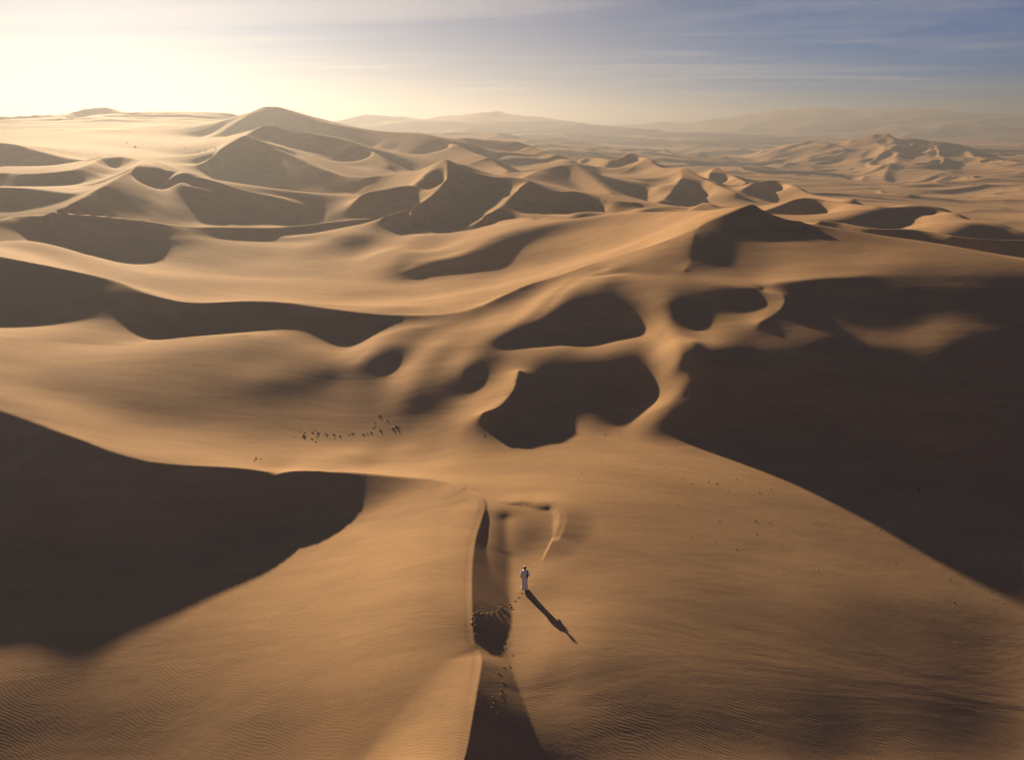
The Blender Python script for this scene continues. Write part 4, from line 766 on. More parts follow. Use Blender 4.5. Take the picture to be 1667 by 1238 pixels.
def knife_ridges(z):
    """sharp wind-cut brinks laid over the smooth ground: gentle on the first side, slip face on the other"""
    nr_, nt_ = z.shape
    th = np.linspace(T0, T1, nt_)[None]; r = rgrid(nr_)
    for bx, by, ba, bs in BUMPS:
        z = z + ba * np.exp(-((r * np.sin(th) - bx) ** 2 + (r * np.cos(th) - by) ** 2) / (2 * bs * bs))
    for pts, a, b, soft in RIDGES:
        q = spline([p for p in pts], 30)
        x = np.exp(q[:, 1]) * np.sin(q[:, 0]); y = np.exp(q[:, 1]) * np.cos(q[:, 0]); h = q[:, 2] + sum(ba * np.exp(-((x - bx) ** 2 + (y - by) ** 2) / (2 * bs * bs)) for bx, by, ba, bs in BUMPS)
        pad = 6.0
        rr = np.hypot(x, y); t_ = np.arctan2(x, y)
        i0 = np.searchsorted(r[:, 0], rr.min() - pad); i1 = np.searchsorted(r[:, 0], rr.max() + pad)
        w_ = pad / rr.min(); j0 = max(0, int((t_.min() - w_ - T0) / (T1 - T0) * nt_)); j1 = min(nt_, int((t_.max() + w_ - T0) / (T1 - T0) * nt_) + 1)
        gx = (r[i0:i1] * np.sin(th[:, j0:j1])); gy = (r[i0:i1] * np.cos(th[:, j0:j1]))
        best = np.full(gx.shape, 1e9); sd = np.zeros(gx.shape); hz = np.full(gx.shape, -99.0)
        for k in range(len(x) - 1):
            dx, dy = x[k + 1] - x[k], y[k + 1] - y[k]; l2 = dx * dx + dy * dy + 1e-9
            t = np.clip(((gx - x[k]) * dx + (gy - y[k]) * dy) / l2, 0, 1)
            ex, ey = gx - x[k] - t * dx, gy - y[k] - t * dy
            d = np.hypot(ex, ey); m = d < best
            best[m] = d[m]; sd[m] = (dx * ey - dy * ex)[m]; hz[m] = (h[k] + t * (h[k + 1] - h[k]))[m]
        zz = z[i0:i1, j0:j1]
        rid = hz - best * np.where(sd > 0, a, b) - np.where(sd > 0, .07, 0) * best ** 2
        e = np.where(sd > 0, .5, soft)
        out = np.maximum(zz, rid) + np.maximum(e - np.abs(zz - rid), 0) ** 2 / (4 * e) * np.clip(best / .5, 0, 1)
        z[i0:i1, j0:j1] = out
    return z

def solve_terrain():
    z = relief(round_soft(solve_base())) if LIT_TARGETS else round_soft(solve_base())
    z = resize(z, NR, NT)
    v, m, s, md, hd, fr = raster(NT, NR)
    w = .8 * np.clip(1.2 - np.log(rgrid(NR) / 80) / np.log(8), 0.15, 1)
    z = smooth(z, 12, w, s, v)
    return knife_ridges(far_relief(smooth(z, 2, .5)))


zg = solve_terrain()
thg = np.linspace(T0, T1, NT); rg = np.exp(np.linspace(LR0, LR1, NR))
X = rg[:, None] * np.sin(thg)[None]; Y = rg[:, None] * np.cos(thg)[None]

def grid_mesh(name, X, Y, Z):
    nr, ntt = X.shape
    co = np.stack([X, Y, Z], -1).reshape(-1, 3).astype(np.float32)
    i = np.arange(nr * ntt).reshape(nr, ntt)
    q = np.stack([i[:-1, :-1], i[:-1, 1:], i[1:, 1:], i[1:, :-1]], -1).reshape(-1, 4)
    me = bpy.data.meshes.new(name)
    me.vertices.add(len(co)); me.vertices.foreach_set('co', co.ravel())
    me.loops.add(q.size); me.loops.foreach_set('vertex_index', q.ravel().astype(np.int32))
    me.polygons.add(len(q)); me.polygons.foreach_set('loop_start', np.arange(0, q.size, 4, dtype=np.int32))
    me.polygons.foreach_set('use_smooth', np.ones(len(q), bool))
    me.update(calc_edges=True)
    return me

def node(nt, kind, **kw):
    n = nt.nodes.new(kind)
    for k, v in kw.items():
        if hasattr(n, k) and not k.startswith('i_'): setattr(n, k, v)
    return n

def sand_material():
    m = bpy.data.materials.new('sand'); m.use_nodes = True; nt = m.node_tree; L = nt.links.new
    b = nt.nodes['Principled BSDF']; b.inputs['Roughness'].default_value = .85; b.inputs['Specular IOR Level'].default_value = .015
    geo = nt.nodes.new('ShaderNodeNewGeometry')
    def mth(op, a, b_=None, c=None):
        n = nt.nodes.new('ShaderNodeMath'); n.operation = op
        for i, v in enumerate((a, b_, c)):
            if v is None: continue
            if isinstance(v, (int, float)): n.inputs[i].default_value = v
            else: L(v, n.inputs[i])
        return n.outputs[0]
    def noise(scale, detail=3, rough=.5, stretch=(1, 1, 1), rot=0.0, dist=0.0):
        mp = nt.nodes.new('ShaderNodeMapping'); mp.inputs['Scale'].default_value = stretch; mp.inputs['Rotation'].default_value = (0, 0, rot)
        L(geo.outputs['Position'], mp.inputs[0])
        n = nt.nodes.new('ShaderNodeTexNoise'); n.inputs['Scale'].default_value = scale; n.inputs['Detail'].default_value = detail
        n.inputs['Roughness'].default_value = rough; n.inputs['Distortion'].default_value = dist
        L(mp.outputs[0], n.inputs['Vector']); return n.outputs[0]
    def ramp(f, pts):
        r = nt.nodes.new('ShaderNodeValToRGB')
        set_ramp(r.color_ramp, pts)
        L(f, r.inputs[0]); return r.outputs[0]
    # colour: ochre sand, greyer coarse grain in streaks along the wind
    n1 = noise(.03, 5, .55, (1, .45, 1), .6)
    c1 = ramp(n1, [(.3, (.375, .245, .145, 1)), (.5, (.415, .268, .15, 1)), (.7, (.45, .295, .172, 1))])
    n2 = noise(.35, 5, .6, (.35, 1.4, 1), .9, .6)
    c2 = ramp(n2, [(.35, (.90, .90, .92, 1)), (.62, (1.06, 1.05, 1.03, 1))])
    n3 = noise(9.0, 3, .7)
    c3 = ramp(n3, [(.3, (.93, .92, .92, 1)), (.7, (1.06, 1.06, 1.06, 1))])
    def mul(a, b_):
        x = nt.nodes.new('ShaderNodeMix'); x.data_type = 'RGBA'; x.blend_type = 'MULTIPLY'; x.inputs[0].default_value = 1
        L(a, x.inputs[6]); L(b_, x.inputs[7]); return x.outputs[2]
    L(mul(mul(c1, c2), c3), b.inputs['Base Color'])
    # relief: wind ripples about 16 cm apart whose direction wanders, over soft wind streaks
    xyz = nt.nodes.new('ShaderNodeSeparateXYZ'); L(geo.outputs['Position'], xyz.inputs[0])
    dist = nt.nodes.new('ShaderNodeVectorMath'); dist.operation = 'LENGTH'; L(geo.outputs['Position'], dist.inputs[0])
    wob = noise(.22, 3, .55); wob2 = noise(.9, 2, .5)
    u = mth('ADD', mth('MULTIPLY', xyz.outputs[0], .42), mth('MULTIPLY', xyz.outputs[1], .91))
    ph = mth('ADD', mth('MULTIPLY', u, 6.2832 / .17), mth('ADD', mth('MULTIPLY', wob, 60.0), mth('MULTIPLY', wob2, 9.0)))
    rip = mth('SINE', ph)
    amp = noise(.16, 2, .5)
    ampr = nt.nodes.new('ShaderNodeMapRange'); ampr.inputs[1].default_value = .38; ampr.inputs[2].default_value = .62; ampr.inputs[3].default_value = .25; ampr.inputs[4].default_value = 1.0; L(amp, ampr.inputs[0])
    fall = nt.nodes.new('ShaderNodeMapRange'); fall.inputs[1].default_value = 25; fall.inputs[2].default_value = 125; fall.inputs[3].default_value = 1; fall.inputs[4].default_value = 0; L(dist.outputs['Value'], fall.inputs[0])
    h1 = mth('MULTIPLY', mth('MULTIPLY', rip, mth('MULTIPLY', ampr.outputs[0], fall.outputs[0])), .0017)
    h2 = mth('MULTIPLY', noise(.12, 6, .55, (.4, 1.3, 1), .85, .8), .085)
    h3 = mth('MULTIPLY', noise(1.3, 4, .6, (.5, 1.3, 1), .85, .5), .010)
    h4 = mth('MULTIPLY', noise(14.0, 3, .7), .0014)
    h = mth('ADD', mth('ADD', h1, h2), mth('ADD', h3, h4))
    bp = nt.nodes.new('ShaderNodeBump'); bp.inputs['Strength'].default_value = 1; bp.inputs['Distance'].default_value = 1.0
    L(h, bp.inputs['Height']); L(bp.outputs[0], b.inputs['Normal'])
    return m
sand = sand_material()
me = grid_mesh('desert_ground', X, Y, zg); me.materials.append(sand)
# the same desert goes on round behind and beneath the camera, more coarsely
ri = np.unique(np.concatenate([np.arange(0, NR, 6), [NR - 1]])); ro = rg[ri]
ro = np.concatenate([np.array([.5, 3, 7, 11, 15]), ro]); tho = np.linspace(T1, T0 + 2 * math.pi, 130)
w_ = np.linspace(0, 1, 130)[None]; w_ = w_ * w_ * (3 - 2 * w_)
zr_ = zg[ri, -1][:, None] * (1 - w_) + zg[ri, 0][:, None] * w_
Xo, Yo = ro[:, None] * np.sin(tho)[None], ro[:, None] * np.cos(tho)[None]
zr_ = np.vstack([np.repeat(zr_[:1], 5, 0) * np.array([0, .2, .45, .7, .9])[:, None] - 2.0 * np.array([1, .8, .55, .3, .1])[:, None], zr_])
zr_ = zr_ + np.sin(np.pi * np.linspace(0, 1, 130))[None] ** .6 * (9 * np.clip((ro[:, None] - 60) / 200, 0, 1) * (dunes(Xo, Yo, 120, 21) - .3))
mo = grid_mesh('desert_ground', Xo, Yo, zr_); mo.materials.append(sand)
outer = bpy.data.objects.new('desert_ground', mo); col.objects.link(outer); outer['kind'] = 'structure'
fan = np.linspace(T0, T1, 60); rf = np.array([.5, 3, 7, 11, 15, rg[0]])
zf_ = np.interp(fan, thg, zg[0])[None] * np.array([0, .2, .45, .7, .9, 1])[:, None] - 2.0 * np.array([1, .8, .55, .3, .1, 0])[:, None]
mf = grid_mesh('desert_ground', rf[:, None] * np.sin(fan)[None], rf[:, None] * np.cos(fan)[None], zf_); mf.materials.append(sand)
near = bpy.data.objects.new('desert_ground', mf); col.objects.link(near); near['kind'] = 'structure'
ground = bpy.data.objects.new('desert_ground', me); col.objects.link(ground); ground['kind'] = 'structure'; ground['label']='rolling orange sand dunes stretching to the horizon'

# ---------------------------------------------------------------- things on the sand
SHRUBS=[(-20.38,61.51,0.62,'a'),(-19.51,61.18,0.34,'a'),(-18.96,60.63,0.28,'a'),(-19.21,61.83,0.36,'a'),(-19.27,62.52,0.42,'a'),(-19.82,62.54,0.3,'a'),(-20.48,62.19,0.3,'a'),(-20.87,62.45,0.2,'a'),(-18.62,62.80,0.22,'a'),(-18.40,62.40,0.44,'a'),(-17.73,62.59,0.34,'a'),(-17.08,62.41,0.36,'a'),(-17.45,61.82,0.22,'a'),(-16.27,62.85,0.34,'a'),(-16.03,63.16,0.44,'a'),(-14.90,63.06,0.34,'a'),(-14.20,63.44,0.42,'a'),(-14.52,63.29,0.22,'a'),(-21.11,61.18,0.2,'a'),(-19.72,63.09,0.18,'a'),(-13.36,63.92,0.42,'b'),(-12.15,64.18,0.44,'b'),(-11.79,64.44,0.66,'b'),(-11.82,63.77,0.28,'b'),(-14.18,65.33,0.3,'b'),(-14.20,64.41,0.26,'b'),(-14.04,64.66,0.2,'b'),(-13.86,66.52,0.46,'b'),(-12.93,65.68,0.28,'b'),(-22.73,55.18,0.36,'c'),(-22.63,54.54,0.3,'c'),(-22.32,55.16,0.34,'c'),(-24.42,58.74,0.2,'m'),(-24.18,58.87,0.2,'m'),(-35.61,73.47,0.22,'m'),(-37.01,56.44,0.2,'m'),(-2.67,60.23,0.3,'d'),(-1.57,59.86,0.32,'d'),(-0.57,60.52,0.28,'d'),(1.54,60.07,0.42,'d'),(0.32,59.33,0.22,'d'),(3.07,61.21,0.22,'d'),(4.42,61.28,0.36,'d'),(5.72,60.96,0.26,'d'),(9.07,61.63,0.34,'d'),(10.65,61.88,0.26,'d'),(9.97,58.18,0.2,'e'),(10.13,57.15,0.22,'e'),(7.84,54.99,0.22,'e'),(5.84,54.55,0.22,'e'),(5.89,52.22,0.22,'e'),(13.43,54.45,0.22,'e'),(10.56,53.56,0.2,'e'),(9.60,51.98,0.2,'e'),(16.30,55.08,0.22,'e'),(14.55,52.70,0.26,'e'),(15.20,51.70,0.22,'e'),(16.73,52.35,0.26,'e'),(17.42,52.25,0.32,'e'),(19.53,53.56,0.28,'e'),(19.76,53.01,0.2,'e'),(18.15,51.25,0.24,'e'),(20.85,51.45,0.24,'e'),(22.09,52.32,0.22,'e'),(22.17,57.11,0.32,'s'),(27.97,56.35,0.34,'s'),(31.64,54.77,0.32,'s'),(33.67,53.75,0.38,'s'),(35.77,53.70,0.5,'s'),(37.22,53.46,0.24,'s'),(40.67,52.41,0.22,'s'),(19.00,46.99,0.26,'p'),(20.12,46.94,0.22,'p'),(15.98,46.31,0.22,'p'),(17.82,48.78,0.16,'p'),(18.51,45.16,0.22,'p'),(14.85,43.46,0.18,'p'),(13.13,43.50,0.18,'p'),(16.26,42.80,0.24,'p'),(29.30,47.64,0.22,'p'),(31.03,46.56,0.24,'p'),(30.63,45.71,0.24,'p'),(35.59,46.93,0.22,'p'),(34.53,45.89,0.2,'p'),(35.67,44.75,0.22,'p'),(21.75,41.50,0.18,'p'),(28.55,43.70,0.18,'p'),(31.91,42.32,0.18,'p'),(30.78,39.88,0.18,'p'),(34.59,40.27,0.2,'p'),(34.03,40.58,0.2,'p'),(13.12,48.03,0.18,'p'),(24.15,47.67,0.2,'p'),(18.90,40.56,0.16,'p'),(-222.16,430.05,1.6,'f'),(-240.57,456.66,1.2,'f'),(-169.47,394.18,1.1,'f'),(-153.26,364.48,1.0,'f'),(-147.27,362.27,1.2,'f'),(-183.32,409.41,1.0,'f')]
PRINTS=[(-0.10,35.98,0.9),(-0.02,35.68,1),(-0.61,35.32,1),(-0.38,35.20,0.9),(-0.78,34.83,1),(-1.10,34.46,1.05),(-1.40,34.18,1),(-1.71,33.95,1.1),(-2.01,33.93,1),(-2.18,33.66,1.1),(-2.27,33.30,1),(-1.94,33.18,1),(-2.25,32.89,1.1),(-2.06,32.78,1),(-1.84,32.53,1),(-2.03,32.14,0.9),(-0.37,31.99,0.6),(0.05,31.47,0.5),(-0.13,30.61,0.6),(-0.44,30.30,0.5),(-0.70,29.67,0.55),(-0.46,29.12,0.55),(-0.54,28.50,0.55),(-0.53,28.17,0.5),(-0.96,27.76,0.55),(-0.90,27.42,0.55),(-0.99,27.08,0.5),(-0.74,26.81,0.55),(-0.65,26.59,0.5),(-0.84,26.19,0.55),(-0.75,25.90,0.5),(-0.88,25.56,0.55),(-0.76,25.34,0.5),(0.45,36.65,0.55),(0.65,37.01,0.5),(0.21,36.34,0.6)]
PERSON=[(0.82,37.32)]

def ground_z(x, y):
    u = (math.atan2(x, y) - T0) / (T1 - T0) * (NT - 1); v = (math.log(math.hypot(x, y)) - LR0) / (LR1 - LR0) * (NR - 1)
    a, b = int(u), int(v); fu, fv = u - a, v - b
    return float((zg[b, a] * (1 - fu) + zg[b, a + 1] * fu) * (1 - fv) + (zg[b + 1, a] * (1 - fu) + zg[b + 1, a + 1] * fu) * fv)
def ground_n(x, y, e=.35):
    return Vector((ground_z(x - e, y) - ground_z(x + e, y), ground_z(x, y - e) - ground_z(x, y + e), 2 * e)).normalized()

def plain(name, color, rough=.8, spec=.2):
    m = bpy.data.materials.new(name); m.use_nodes = True; nt = m.node_tree; b = nt.nodes['Principled BSDF']
    tc = nt.nodes.new('ShaderNodeTexCoord'); n = nt.nodes.new('ShaderNodeTexNoise'); n.inputs['Scale'].default_value = 14; n.inputs['Detail'].default_value = 4
    nt.links.new(tc.outputs['Object'], n.inputs['Vector'])
    r = nt.nodes.new('ShaderNodeValToRGB'); set_ramp(r.color_ramp, [(.3, (*[c * .8 for c in color], 1)), (.7, (*[min(1, c * 1.15) for c in color], 1))])
    nt.links.new(n.outputs[0], r.inputs[0]); nt.links.new(r.outputs[0], b.inputs['Base Color'])
    b.inputs['Roughness'].default_value = rough; b.inputs['Specular IOR Level'].default_value = spec
    return m
def mesh_obj(name, bm, mat, parent=None, smooth=True):
    me = bpy.data.meshes.new(name); bm.to_mesh(me); bm.free(); me.materials.append(mat)
    if smooth: me.polygons.foreach_set('use_smooth', [True] * len(me.polygons))
    o = bpy.data.objects.new(name, me); col.objects.link(o); o.parent = parent
    return o

# --- scrub clumps, each on its own little mound of trapped sand
leaf = plain('dry_scrub', (.045, .04, .025), .9, .1)
rng = random.Random(5)
def tuft_bm(seed):
    r_ = random.Random(seed); bm = bmesh.new()
    for _ in range(90):
        a = r_.uniform(0, 6.283); el_ = r_.uniform(.15, 1.45); l = r_.uniform(.22, .5); b0 = r_.uniform(0, .16)
        base = Vector((math.cos(a) * b0, math.sin(a) * b0, .1))
        d = Vector((math.cos(a) * math.cos(el_), math.sin(a) * math.cos(el_), math.sin(el_))); s = d.cross(Vector((0, 0, 1))).normalized() * r_.uniform(.012, .028)
        mid = base + d * l * .6 + Vector((0, 0, .02)); tip = base + d * l + Vector((0, 0, -.04))
        v = [bm.verts.new(p) for p in (base - s, base + s, mid + s, mid - s, tip)]
        bm.faces.new(v[:4]); bm.faces.new((v[3], v[2], v[4]))
    return bm
def mound_bm(seed):
    r_ = random.Random(seed); bm = bmesh.new(); n = 14; rows = []
    c = bm.verts.new((0, 0, .15))
    for k, (rr_, hh) in enumerate(((.25, .12), (.5, .05), (.85, -.012), (1.15, -.06))):
        ring = []
        for i in range(n):
            a = 6.2832 * i / n; tail = 1 + .9 * max(0, math.cos(a - SUN_TAIL)) ** 3
            q = rr_ * tail * (1 + .12 * r_.uniform(-1, 1)); ring.append(bm.verts.new((math.cos(a) * q, math.sin(a) * q, hh)))
        rows.append(ring)
    for i in range(n): bm.faces.new((c, rows[0][i], rows[0][(i + 1) % n]))
    for a_, b_ in zip(rows, rows[1:]):
        for i in range(n): bm.faces.new((a_[i], b_[i], b_[(i + 1) % n], a_[(i + 1) % n]))
    return bm
SUN_TAIL = R(-20)
KINDS = []
for k in range(4):
    f = tuft_bm(k); me1 = bpy.data.meshes.new('foliage'); f.to_mesh(me1); f.free(); me1.materials.append(leaf)
    f = mound_bm(k + 9); me2 = bpy.data.meshes.new('sand_mound'); f.to_mesh(me2); f.free(); me2.materials.append(sand); me2.polygons.foreach_set('use_smooth', [True] * len(me2.polygons))
    KINDS.append((me1, me2))
WHERE = {
 'a': ('small dark scrub clump in the loose row on the flat left of centre', 'scrub clumps in the row left of centre'),
 'b': ('small dark scrub clump at the right end of the row, beside the bright ridge', 'scrub clumps beside the bright ridge'),
 'c': ('low dry scrub clump close to the saddle of the left rim', 'scrub clumps by the saddle of the rim'),
 'd': ('dark scrub tuft along the foot of the shaded centre dunes', 'scrub tufts at the foot of the centre dunes'),
 'e': ('tiny scrub tuft on the sunlit flat in front of the shadow edge', 'scrub tufts on the sunlit flat near the shadow edge'),
 's': ('dark scrub tuft inside the big shadow at the right', 'scrub tufts inside the right hand shadow'),
 'p': ('tiny scrub tuft scattered on the open rippled plain at the right', 'scrub tufts scattered on the rippled plain'),
 'm': ('lone tiny scrub tuft on the pale slope at the left', 'lone tufts on the left slope'),
 'f': ('distant dark bush on the hazy slope behind the left pyramid dune', 'distant bushes on the hazy left slope')}
SPECIAL = {0: 'largest scrub clump at the left end of the row left of centre', 22: 'largest scrub clump at the right end of the row, by the bright ridge', 27: 'scrub clump standing farthest up the slope above the row left of centre',
           68: 'largest dark scrub tuft inside the big right hand shadow'}
for i, (x, y, s_, w) in enumerate(SHRUBS):
    o = bpy.data.objects.new('desert_shrub', None); col.objects.link(o)
    o.location = (x, y, ground_z(x, y)); nrm = ground_n(x, y)
    o.rotation_euler = nrm.to_track_quat('Z', 'Y').to_euler(); k = s_ * rng.uniform(.85, 1.15) * {'f': 1, 'a': .6, 'b': .62, 'c': .6}.get(w, .5); o.scale = (k, k, k * 1.05)
    o['label'] = SPECIAL.get(i, WHERE[w][0]); o['category'] = 'shrub'; o['group'] = WHERE[w][1]
    o.empty_display_size = .1
    for nm, me_ in zip(('foliage', 'sand_mound'), KINDS[i % 4]):
        c = bpy.data.objects.new(nm, me_); col.objects.link(c); c.parent = o
        if nm == 'foliage': c.rotation_euler = (0, 0, rng.uniform(0, 6.28))

# --- footprints pressed into the slip face
def print_mesh():
    bm = bmesh.new(); n = 18; rows = []
    c = bm.verts.new((0, 0, -.015))
    for q, h in ((.45, -.012), (.7, .03), (.85, .048), (1.05, .03), (1.35, -.03)):
        rows.append([bm.verts.new((math.cos(6.2832 * i / n) * q * .15, math.sin(6.2832 * i / n) * q * .24, h * (1 + .3 * math.sin(i * 2.3)))) for i in range(n)])
    for i in range(n): bm.faces.new((c, rows[0][i], rows[0][(i + 1) % n]))
    for a_, b_ in zip(rows, rows[1:]):
        for i in range(n): bm.faces.new((a_[i], b_[i], b_[(i + 1) % n], a_[(i + 1) % n]))
    me = bpy.data.meshes.new('footprint'); bm.to_mesh(me); bm.free(); me.materials.append(sand); me.polygons.foreach_set('use_smooth', [True] * len(me.polygons)); return me
pm = print_mesh()
for i, (x, y, s_) in enumerate(PRINTS):
    o = bpy.data.objects.new('footprint', pm); col.objects.link(o); o.parent = ground
    o.location = (x, y, ground_z(x, y) + .004); q = ground_n(x, y, .2).to_track_quat('Z', 'Y'); o.rotation_euler = (q @ Matrix.Rotation(rng.uniform(-.9, -.2), 3, 'Z').to_quaternion()).to_euler(); o.scale = (s_ * .66, s_ * .66, s_ * .45)

# --- the walker: seen from behind, white robe, right arm bent
def skin_body():
    J = {'pelvis': (0, 0, .93, .135, .10), 'belly': (0, 0, 1.08, .13, .095), 'chest': (0, .01, 1.30, .155, .105), 'neck0': (0, .01, 1.45, .06, .06), 'neck': (0, .02, 1.52, .05, .05),
         'head0': (0, .035, 1.585, .07, .082), 'head': (0, .04, 1.66, .076, .092), 'crown': (0, .035, 1.73, .05, .06),
         'shl': (-.17, .01, 1.42, .058, .055), 'ell': (-.235, -.03, 1.14, .042, .042), 'wrl': (-.215, .05, .90, .03, .028),
         'shr': (.17, .01, 1.42, .058, .055), 'elr': (.25, -.04, 1.15, .042, .042), 'wrr': (.215, .17, 1.16, .03, .028),
         'hipl': (-.09, 0, .88, .085, .085), 'knl': (-.10, .10, .50, .055, .058), 'anl': (-.10, .05, .10, .036, .04), 'tol': (-.11, .20, .045, .035, .028),
         'hipr': (.09, 0, .88, .085, .085), 'knr': (.09, -.04, .50, .055, .058), 'anr': (.09, -.22, .13, .036, .04), 'tor': (.10, -.12, .04, .035, .028)}
    E = [('pelvis', 'belly'), ('belly', 'chest'), ('chest', 'neck0'), ('neck0', 'neck'), ('neck', 'head0'), ('head0', 'head'), ('head', 'crown'), ('chest', 'shl'), ('shl', 'ell'), ('ell', 'wrl'), ('chest', 'shr'), ('shr', 'elr'), ('elr', 'wrr'),
         ('pelvis', 'hipl'), ('hipl', 'knl'), ('knl', 'anl'), ('anl', 'tol'), ('pelvis', 'hipr'), ('hipr', 'knr'), ('knr', 'anr'), ('anr', 'tor')]
    names = list(J); me = bpy.data.meshes.new('body')
    vs_ = [J[n][:3] for n in names]; es = [(names.index(a), names.index(b)) for a, b in E]; rad = [J[n][3:] for n in names]
    for side, wr, dr in ((-1, 'wrl', Vector((0, .18, -.98))), (1, 'wrr', Vector((-.35, .9, .25)))):       # palm and five fingers
        w0 = Vector(J[wr][:3]); dr = dr.normalized(); lat = dr.cross(Vector((side, 0, 0))).normalized()
        pi_ = len(vs_); vs_.append(tuple(w0 + dr * .085)); rad.append((.030, .018)); es.append((names.index(wr), pi_))
        for f in range(4):
            o_ = lat * (.012 + (f - 1.5) * .02); l = (.066, .078, .074, .058)[f]
            a = len(vs_); vs_.append(tuple(w0 + dr * .12 + o_)); rad.append((.0095, .0095)); es.append((pi_, a))
            vs_.append(tuple(w0 + dr * (.12 + l * .6) + o_ * 1.05 + Vector((-side, 0, 0)) * .012)); rad.append((.0085, .0085)); es.append((a, a + 1))
            vs_.append(tuple(w0 + dr * (.12 + l) + o_ * 1.05 + Vector((-side, 0, 0)) * .03)); rad.append((.0075, .0075)); es.append((a + 1, a + 2))
        a = len(vs_); vs_.append(tuple(w0 + dr * .06 + lat * .04)); rad.append((.011, .011)); es.append((pi_, a))
        vs_.append(tuple(w0 + dr * .10 + lat * .062)); rad.append((.009, .009)); es.append((a, a + 1))
    me.from_pydata(vs_, es, []); me.update()
    o = bpy.data.objects.new('body', me); col.objects.link(o)
    sk = o.modifiers.new('skin', 'SKIN'); sk.use_smooth_shade = True
    for v_, (a, b) in zip(me.skin_vertices[0].data, rad): v_.radius = (a, b)
    me.skin_vertices[0].data[0].use_root = True
    sb = o.modifiers.new('sub', 'SUBSURF'); sb.levels = 2; sb.render_levels = 2
    dg = bpy.context.evaluated_depsgraph_get(); m2 = bpy.data.meshes.new_from_object(o.evaluated_get(dg)); bpy.data.objects.remove(o)
    return m2
px_, py_ = PERSON[0]
walker = bpy.data.objects.new('person', None); col.objects.link(walker); walker.empty_display_size = .2
walker.location = (px_, py_, ground_z(px_, py_) - .02); walker.rotation_euler = (0, 0, R(-8)); walker.scale = (1.0, 1.0, 1.0)
walker['label'] = 'person in a long white robe walking away over the sand beside the crest'; walker['category'] = 'person'
skinm = plain('skin', (.20, .115, .07), .6, .3); cloth = plain('white_robe', (.80, .81, .83), .85, .1); blackm = plain('black_cloth', (.012, .012, .014), .7, .2); hairm = plain('hair', (.010, .008, .007), .8, .2); leather = plain('sandal_leather', (.05, .03, .02), .6, .3)
bmsh = skin_body(); bmsh.materials.clear(); bmsh.materials.append(skinm); bmsh.polygons.foreach_set('use_smooth', [True] * len(bmsh.polygons))
bo = bpy.data.objects.new('body', bmsh); col.objects.link(bo); bo.parent = walker
def tube(rings, seg=28, cap=True, wave=None):
    bm = bmesh.new(); rows = []
    for (cx, cy, cz, rx, ry, *ax) in rings:
        row = []
        for i in range(seg):
            a = 2 * math.pi * i / seg; f = 1 + (wave(a, cz) if wave else 0)
            row.append(bm.verts.new((cx + math.cos(a) * rx * f, cy + math.sin(a) * ry * f, cz)))
        rows.append(row)
    for p, q in zip(rows, rows[1:]):
        for i in range(seg): bm.faces.new((p[i], p[(i + 1) % seg], q[(i + 1) % seg], q[i]))
    if cap: bm.faces.new(rows[-1])
    return bm
def limb(p0, p1, p2, r0, r1, r2, seg=14, n=7):
    """sleeve along a bent arm"""
    bm = bmesh.new(); rows = []
    for k in range(2 * n + 1):
        t = k / (2 * n); a = Vector(p0).lerp(Vector(p1), min(1, t * 2)) if t < .5 else Vector(p1).lerp(Vector(p2), t * 2 - 1)
        r = r0 + (r1 - r0) * min(1, t * 2) if t < .5 else r1 + (r2 - r1) * (t * 2 - 1)
        d = ((Vector(p1) - Vector(p0)).normalized() * (1 - t) + (Vector(p2) - Vector(p1)).normalized() * t).normalized()
        u = d.cross(Vector((0, 1, .3))).normalized(); w = d.cross(u)
        rows.append([bm.verts.new(a + (u * math.cos(6.2832 * i / seg) + w * math.sin(6.2832 * i / seg)) * r * (1 + .06 * math.sin(i * 2 + k * 1.7))) for i in range(seg)])
    for p, q in zip(rows, rows[1:]):
        for i in range(seg): bm.faces.new((p[i], p[(i + 1) % seg], q[(i + 1) % seg], q[i]))
    return bm
fold = lambda a, z: .05 * math.sin(a * 7 + z * 2) * max(0, min(1, (1.1 - z) * 1.3)) + .025 * math.sin(a * 3 - z * 9)
robe = mesh_obj('robe', tube([(.0, -.02, .13, .225, .25), (0, -.02, .18, .22, .24), (0, -.01, .4, .195, .205), (0, 0, .65, .185, .175), (0, 0, .9, .185, .16), (0, 0, 1.05, .178, .15), (0, .005, 1.2, .19, .148), (0, .01, 1.32, .205, .148), (0, .01, 1.40, .205, .13), (0, .012, 1.45, .15, .105), (0, .016, 1.48, .08, .08), (0, .02, 1.52, .062, .066)], 48, False, fold), cloth, walker)
for nm, pts in (('sleeve', ((-.16, .01, 1.41), (-.245, -.035, 1.14), (-.222, .04, .93))), ('sleeve', ((.16, .01, 1.41), (.26, -.045, 1.15), (.222, .14, 1.155)))):
    mesh_obj(nm, limb(*pts, .082, .07, .072), cloth, walker)
bm = bmesh.new(); bmesh.ops.create_icosphere(bm, subdivisions=3, radius=1)
for v in list(bm.verts):
    v.co = Vector((v.co.x * .088, v.co.y * .103 + .03, v.co.z * .105 + 1.675))
for v in [v for v in bm.verts if v.co.y > .085 and v.co.z < 1.72 or v.co.z < 1.59]: bm.verts.remove(v)
mesh_obj('hair', bm, hairm, walker)
bm = bmesh.new(); bmesh.ops.create_icosphere(bm, subdivisions=3, radius=1)      # small pale cap on the crown
for v in list(bm.verts): v.co = Vector((v.co.x * .082, v.co.y * .095 + .035, v.co.z * .07 + 1.735))
for v in [v for v in bm.verts if v.co.z < 1.745]: bm.verts.remove(v)
mesh_obj('cap', bm, cloth, walker)
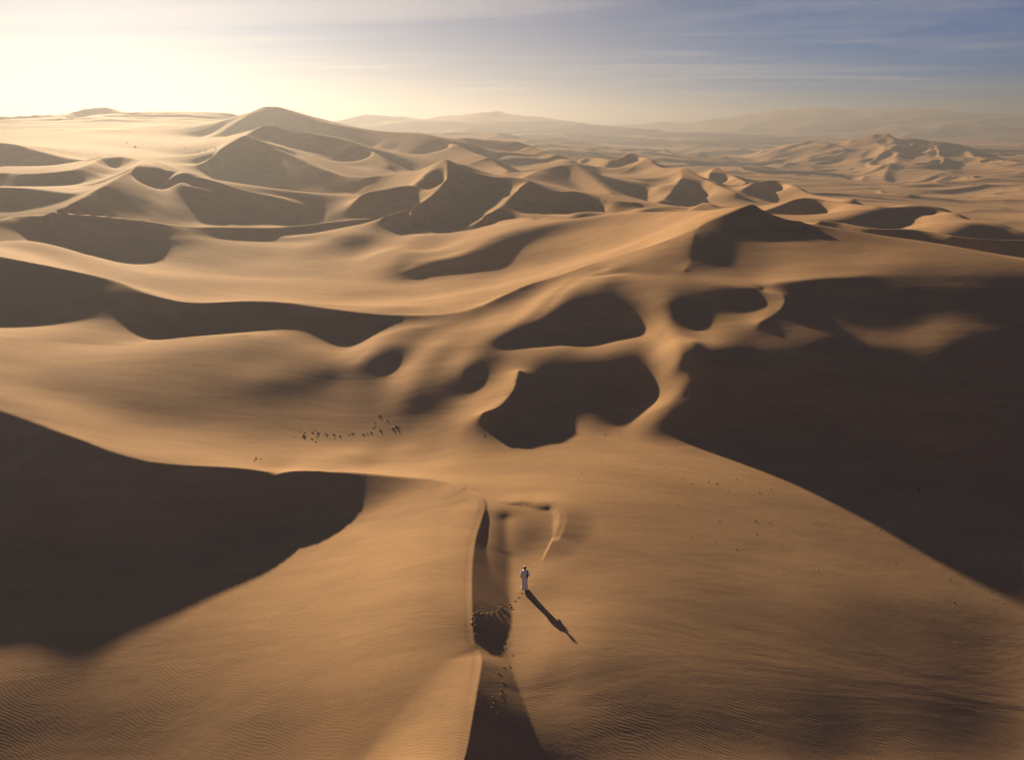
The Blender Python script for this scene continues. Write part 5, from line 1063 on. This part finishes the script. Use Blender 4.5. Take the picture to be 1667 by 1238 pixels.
for s_, y0 in ((-.105, .11), (.095, -.15)):                                        # sandals
    bm = bmesh.new(); bmesh.ops.create_cube(bm, size=1)
    for v in bm.verts: v.co = Vector((v.co.x * .10 + s_, v.co.y * .27 + y0, v.co.z * .03 + (.0 if s_ < 0 else .03)))
    bmesh.ops.bevel(bm, geom=bm.edges[:], offset=.012, segments=2)
    mesh_obj('sandal', bm, leather, walker)
# shoulder bag of black cloth hanging on the right, its strap over the shoulder
bag = bpy.data.objects.new('shoulder_bag', None); col.objects.link(bag); bag.empty_display_size = .1
bag.location = walker.location; bag.rotation_euler = walker.rotation_euler
bag['label'] = 'narrow black bag hanging from the right shoulder of the walker'; bag['category'] = 'bag'
bm = bmesh.new(); bmesh.ops.create_cube(bm, size=1)
for v in bm.verts: v.co = Vector((v.co.x * .07 + .185, v.co.y * .16 - .10, v.co.z * .24 + 1.13)) * 1.0
bmesh.ops.bevel(bm, geom=bm.edges[:], offset=.022, segments=3)
mesh_obj('pouch', bm, blackm, bag)
bm = bmesh.new(); pr = None
for k in range(15):
    a = math.pi * k / 14; p = Vector((.13 + .05 * math.sin(a) * 0 + .045 * abs(math.cos(a)), -.14 * math.cos(a) + .01, 1.24 + .265 * math.sin(a)))
    v = [bm.verts.new(p + Vector((dx, 0, 0))) for dx in (-.018, .018)] + [bm.verts.new(p + Vector((dx, -.006 * math.cos(a), .006 + .004 * math.sin(a)))) for dx in (.018, -.018)]
    if pr:
        for i in range(4): bm.faces.new((pr[i], pr[(i + 1) % 4], v[(i + 1) % 4], v[i]))
    pr = v
mesh_obj('strap', bm, blackm, bag)

# ---------------------------------------------------------------- air
hz = bpy.data.meshes.new('haze')
bm = bmesh.new(); bmesh.ops.create_cube(bm, size=1.0)
lo, hi = Vector((-14500, -14500, min(float(zg.min()), float(zr_.min())) - 1.5)), Vector((14500, 14500, float(zg.max()) + 4.0))
for v in bm.verts: v.co = Vector([lo[i] if v.co[i] < 0 else hi[i] for i in range(3)])
bm.to_mesh(hz); bm.free()
haze = bpy.data.objects.new('haze', hz); col.objects.link(haze); haze['kind'] = 'stuff'; haze['label']='pale dusty haze filling the air over the dunes'; 
hm = bpy.data.materials.new('haze_air'); hm.use_nodes = True; hn = hm.node_tree; hn.nodes.clear()
pv = hn.nodes.new('ShaderNodeVolumePrincipled'); pv.inputs['Color'].default_value = (.37, .385, .43, 1); pv.inputs['Density'].default_value = 0.00055; pv.inputs['Anisotropy'].default_value = 0.5
ho = hn.nodes.new('ShaderNodeOutputMaterial'); hn.links.new(pv.outputs[0], ho.inputs['Volume']); hz.materials.append(hm)
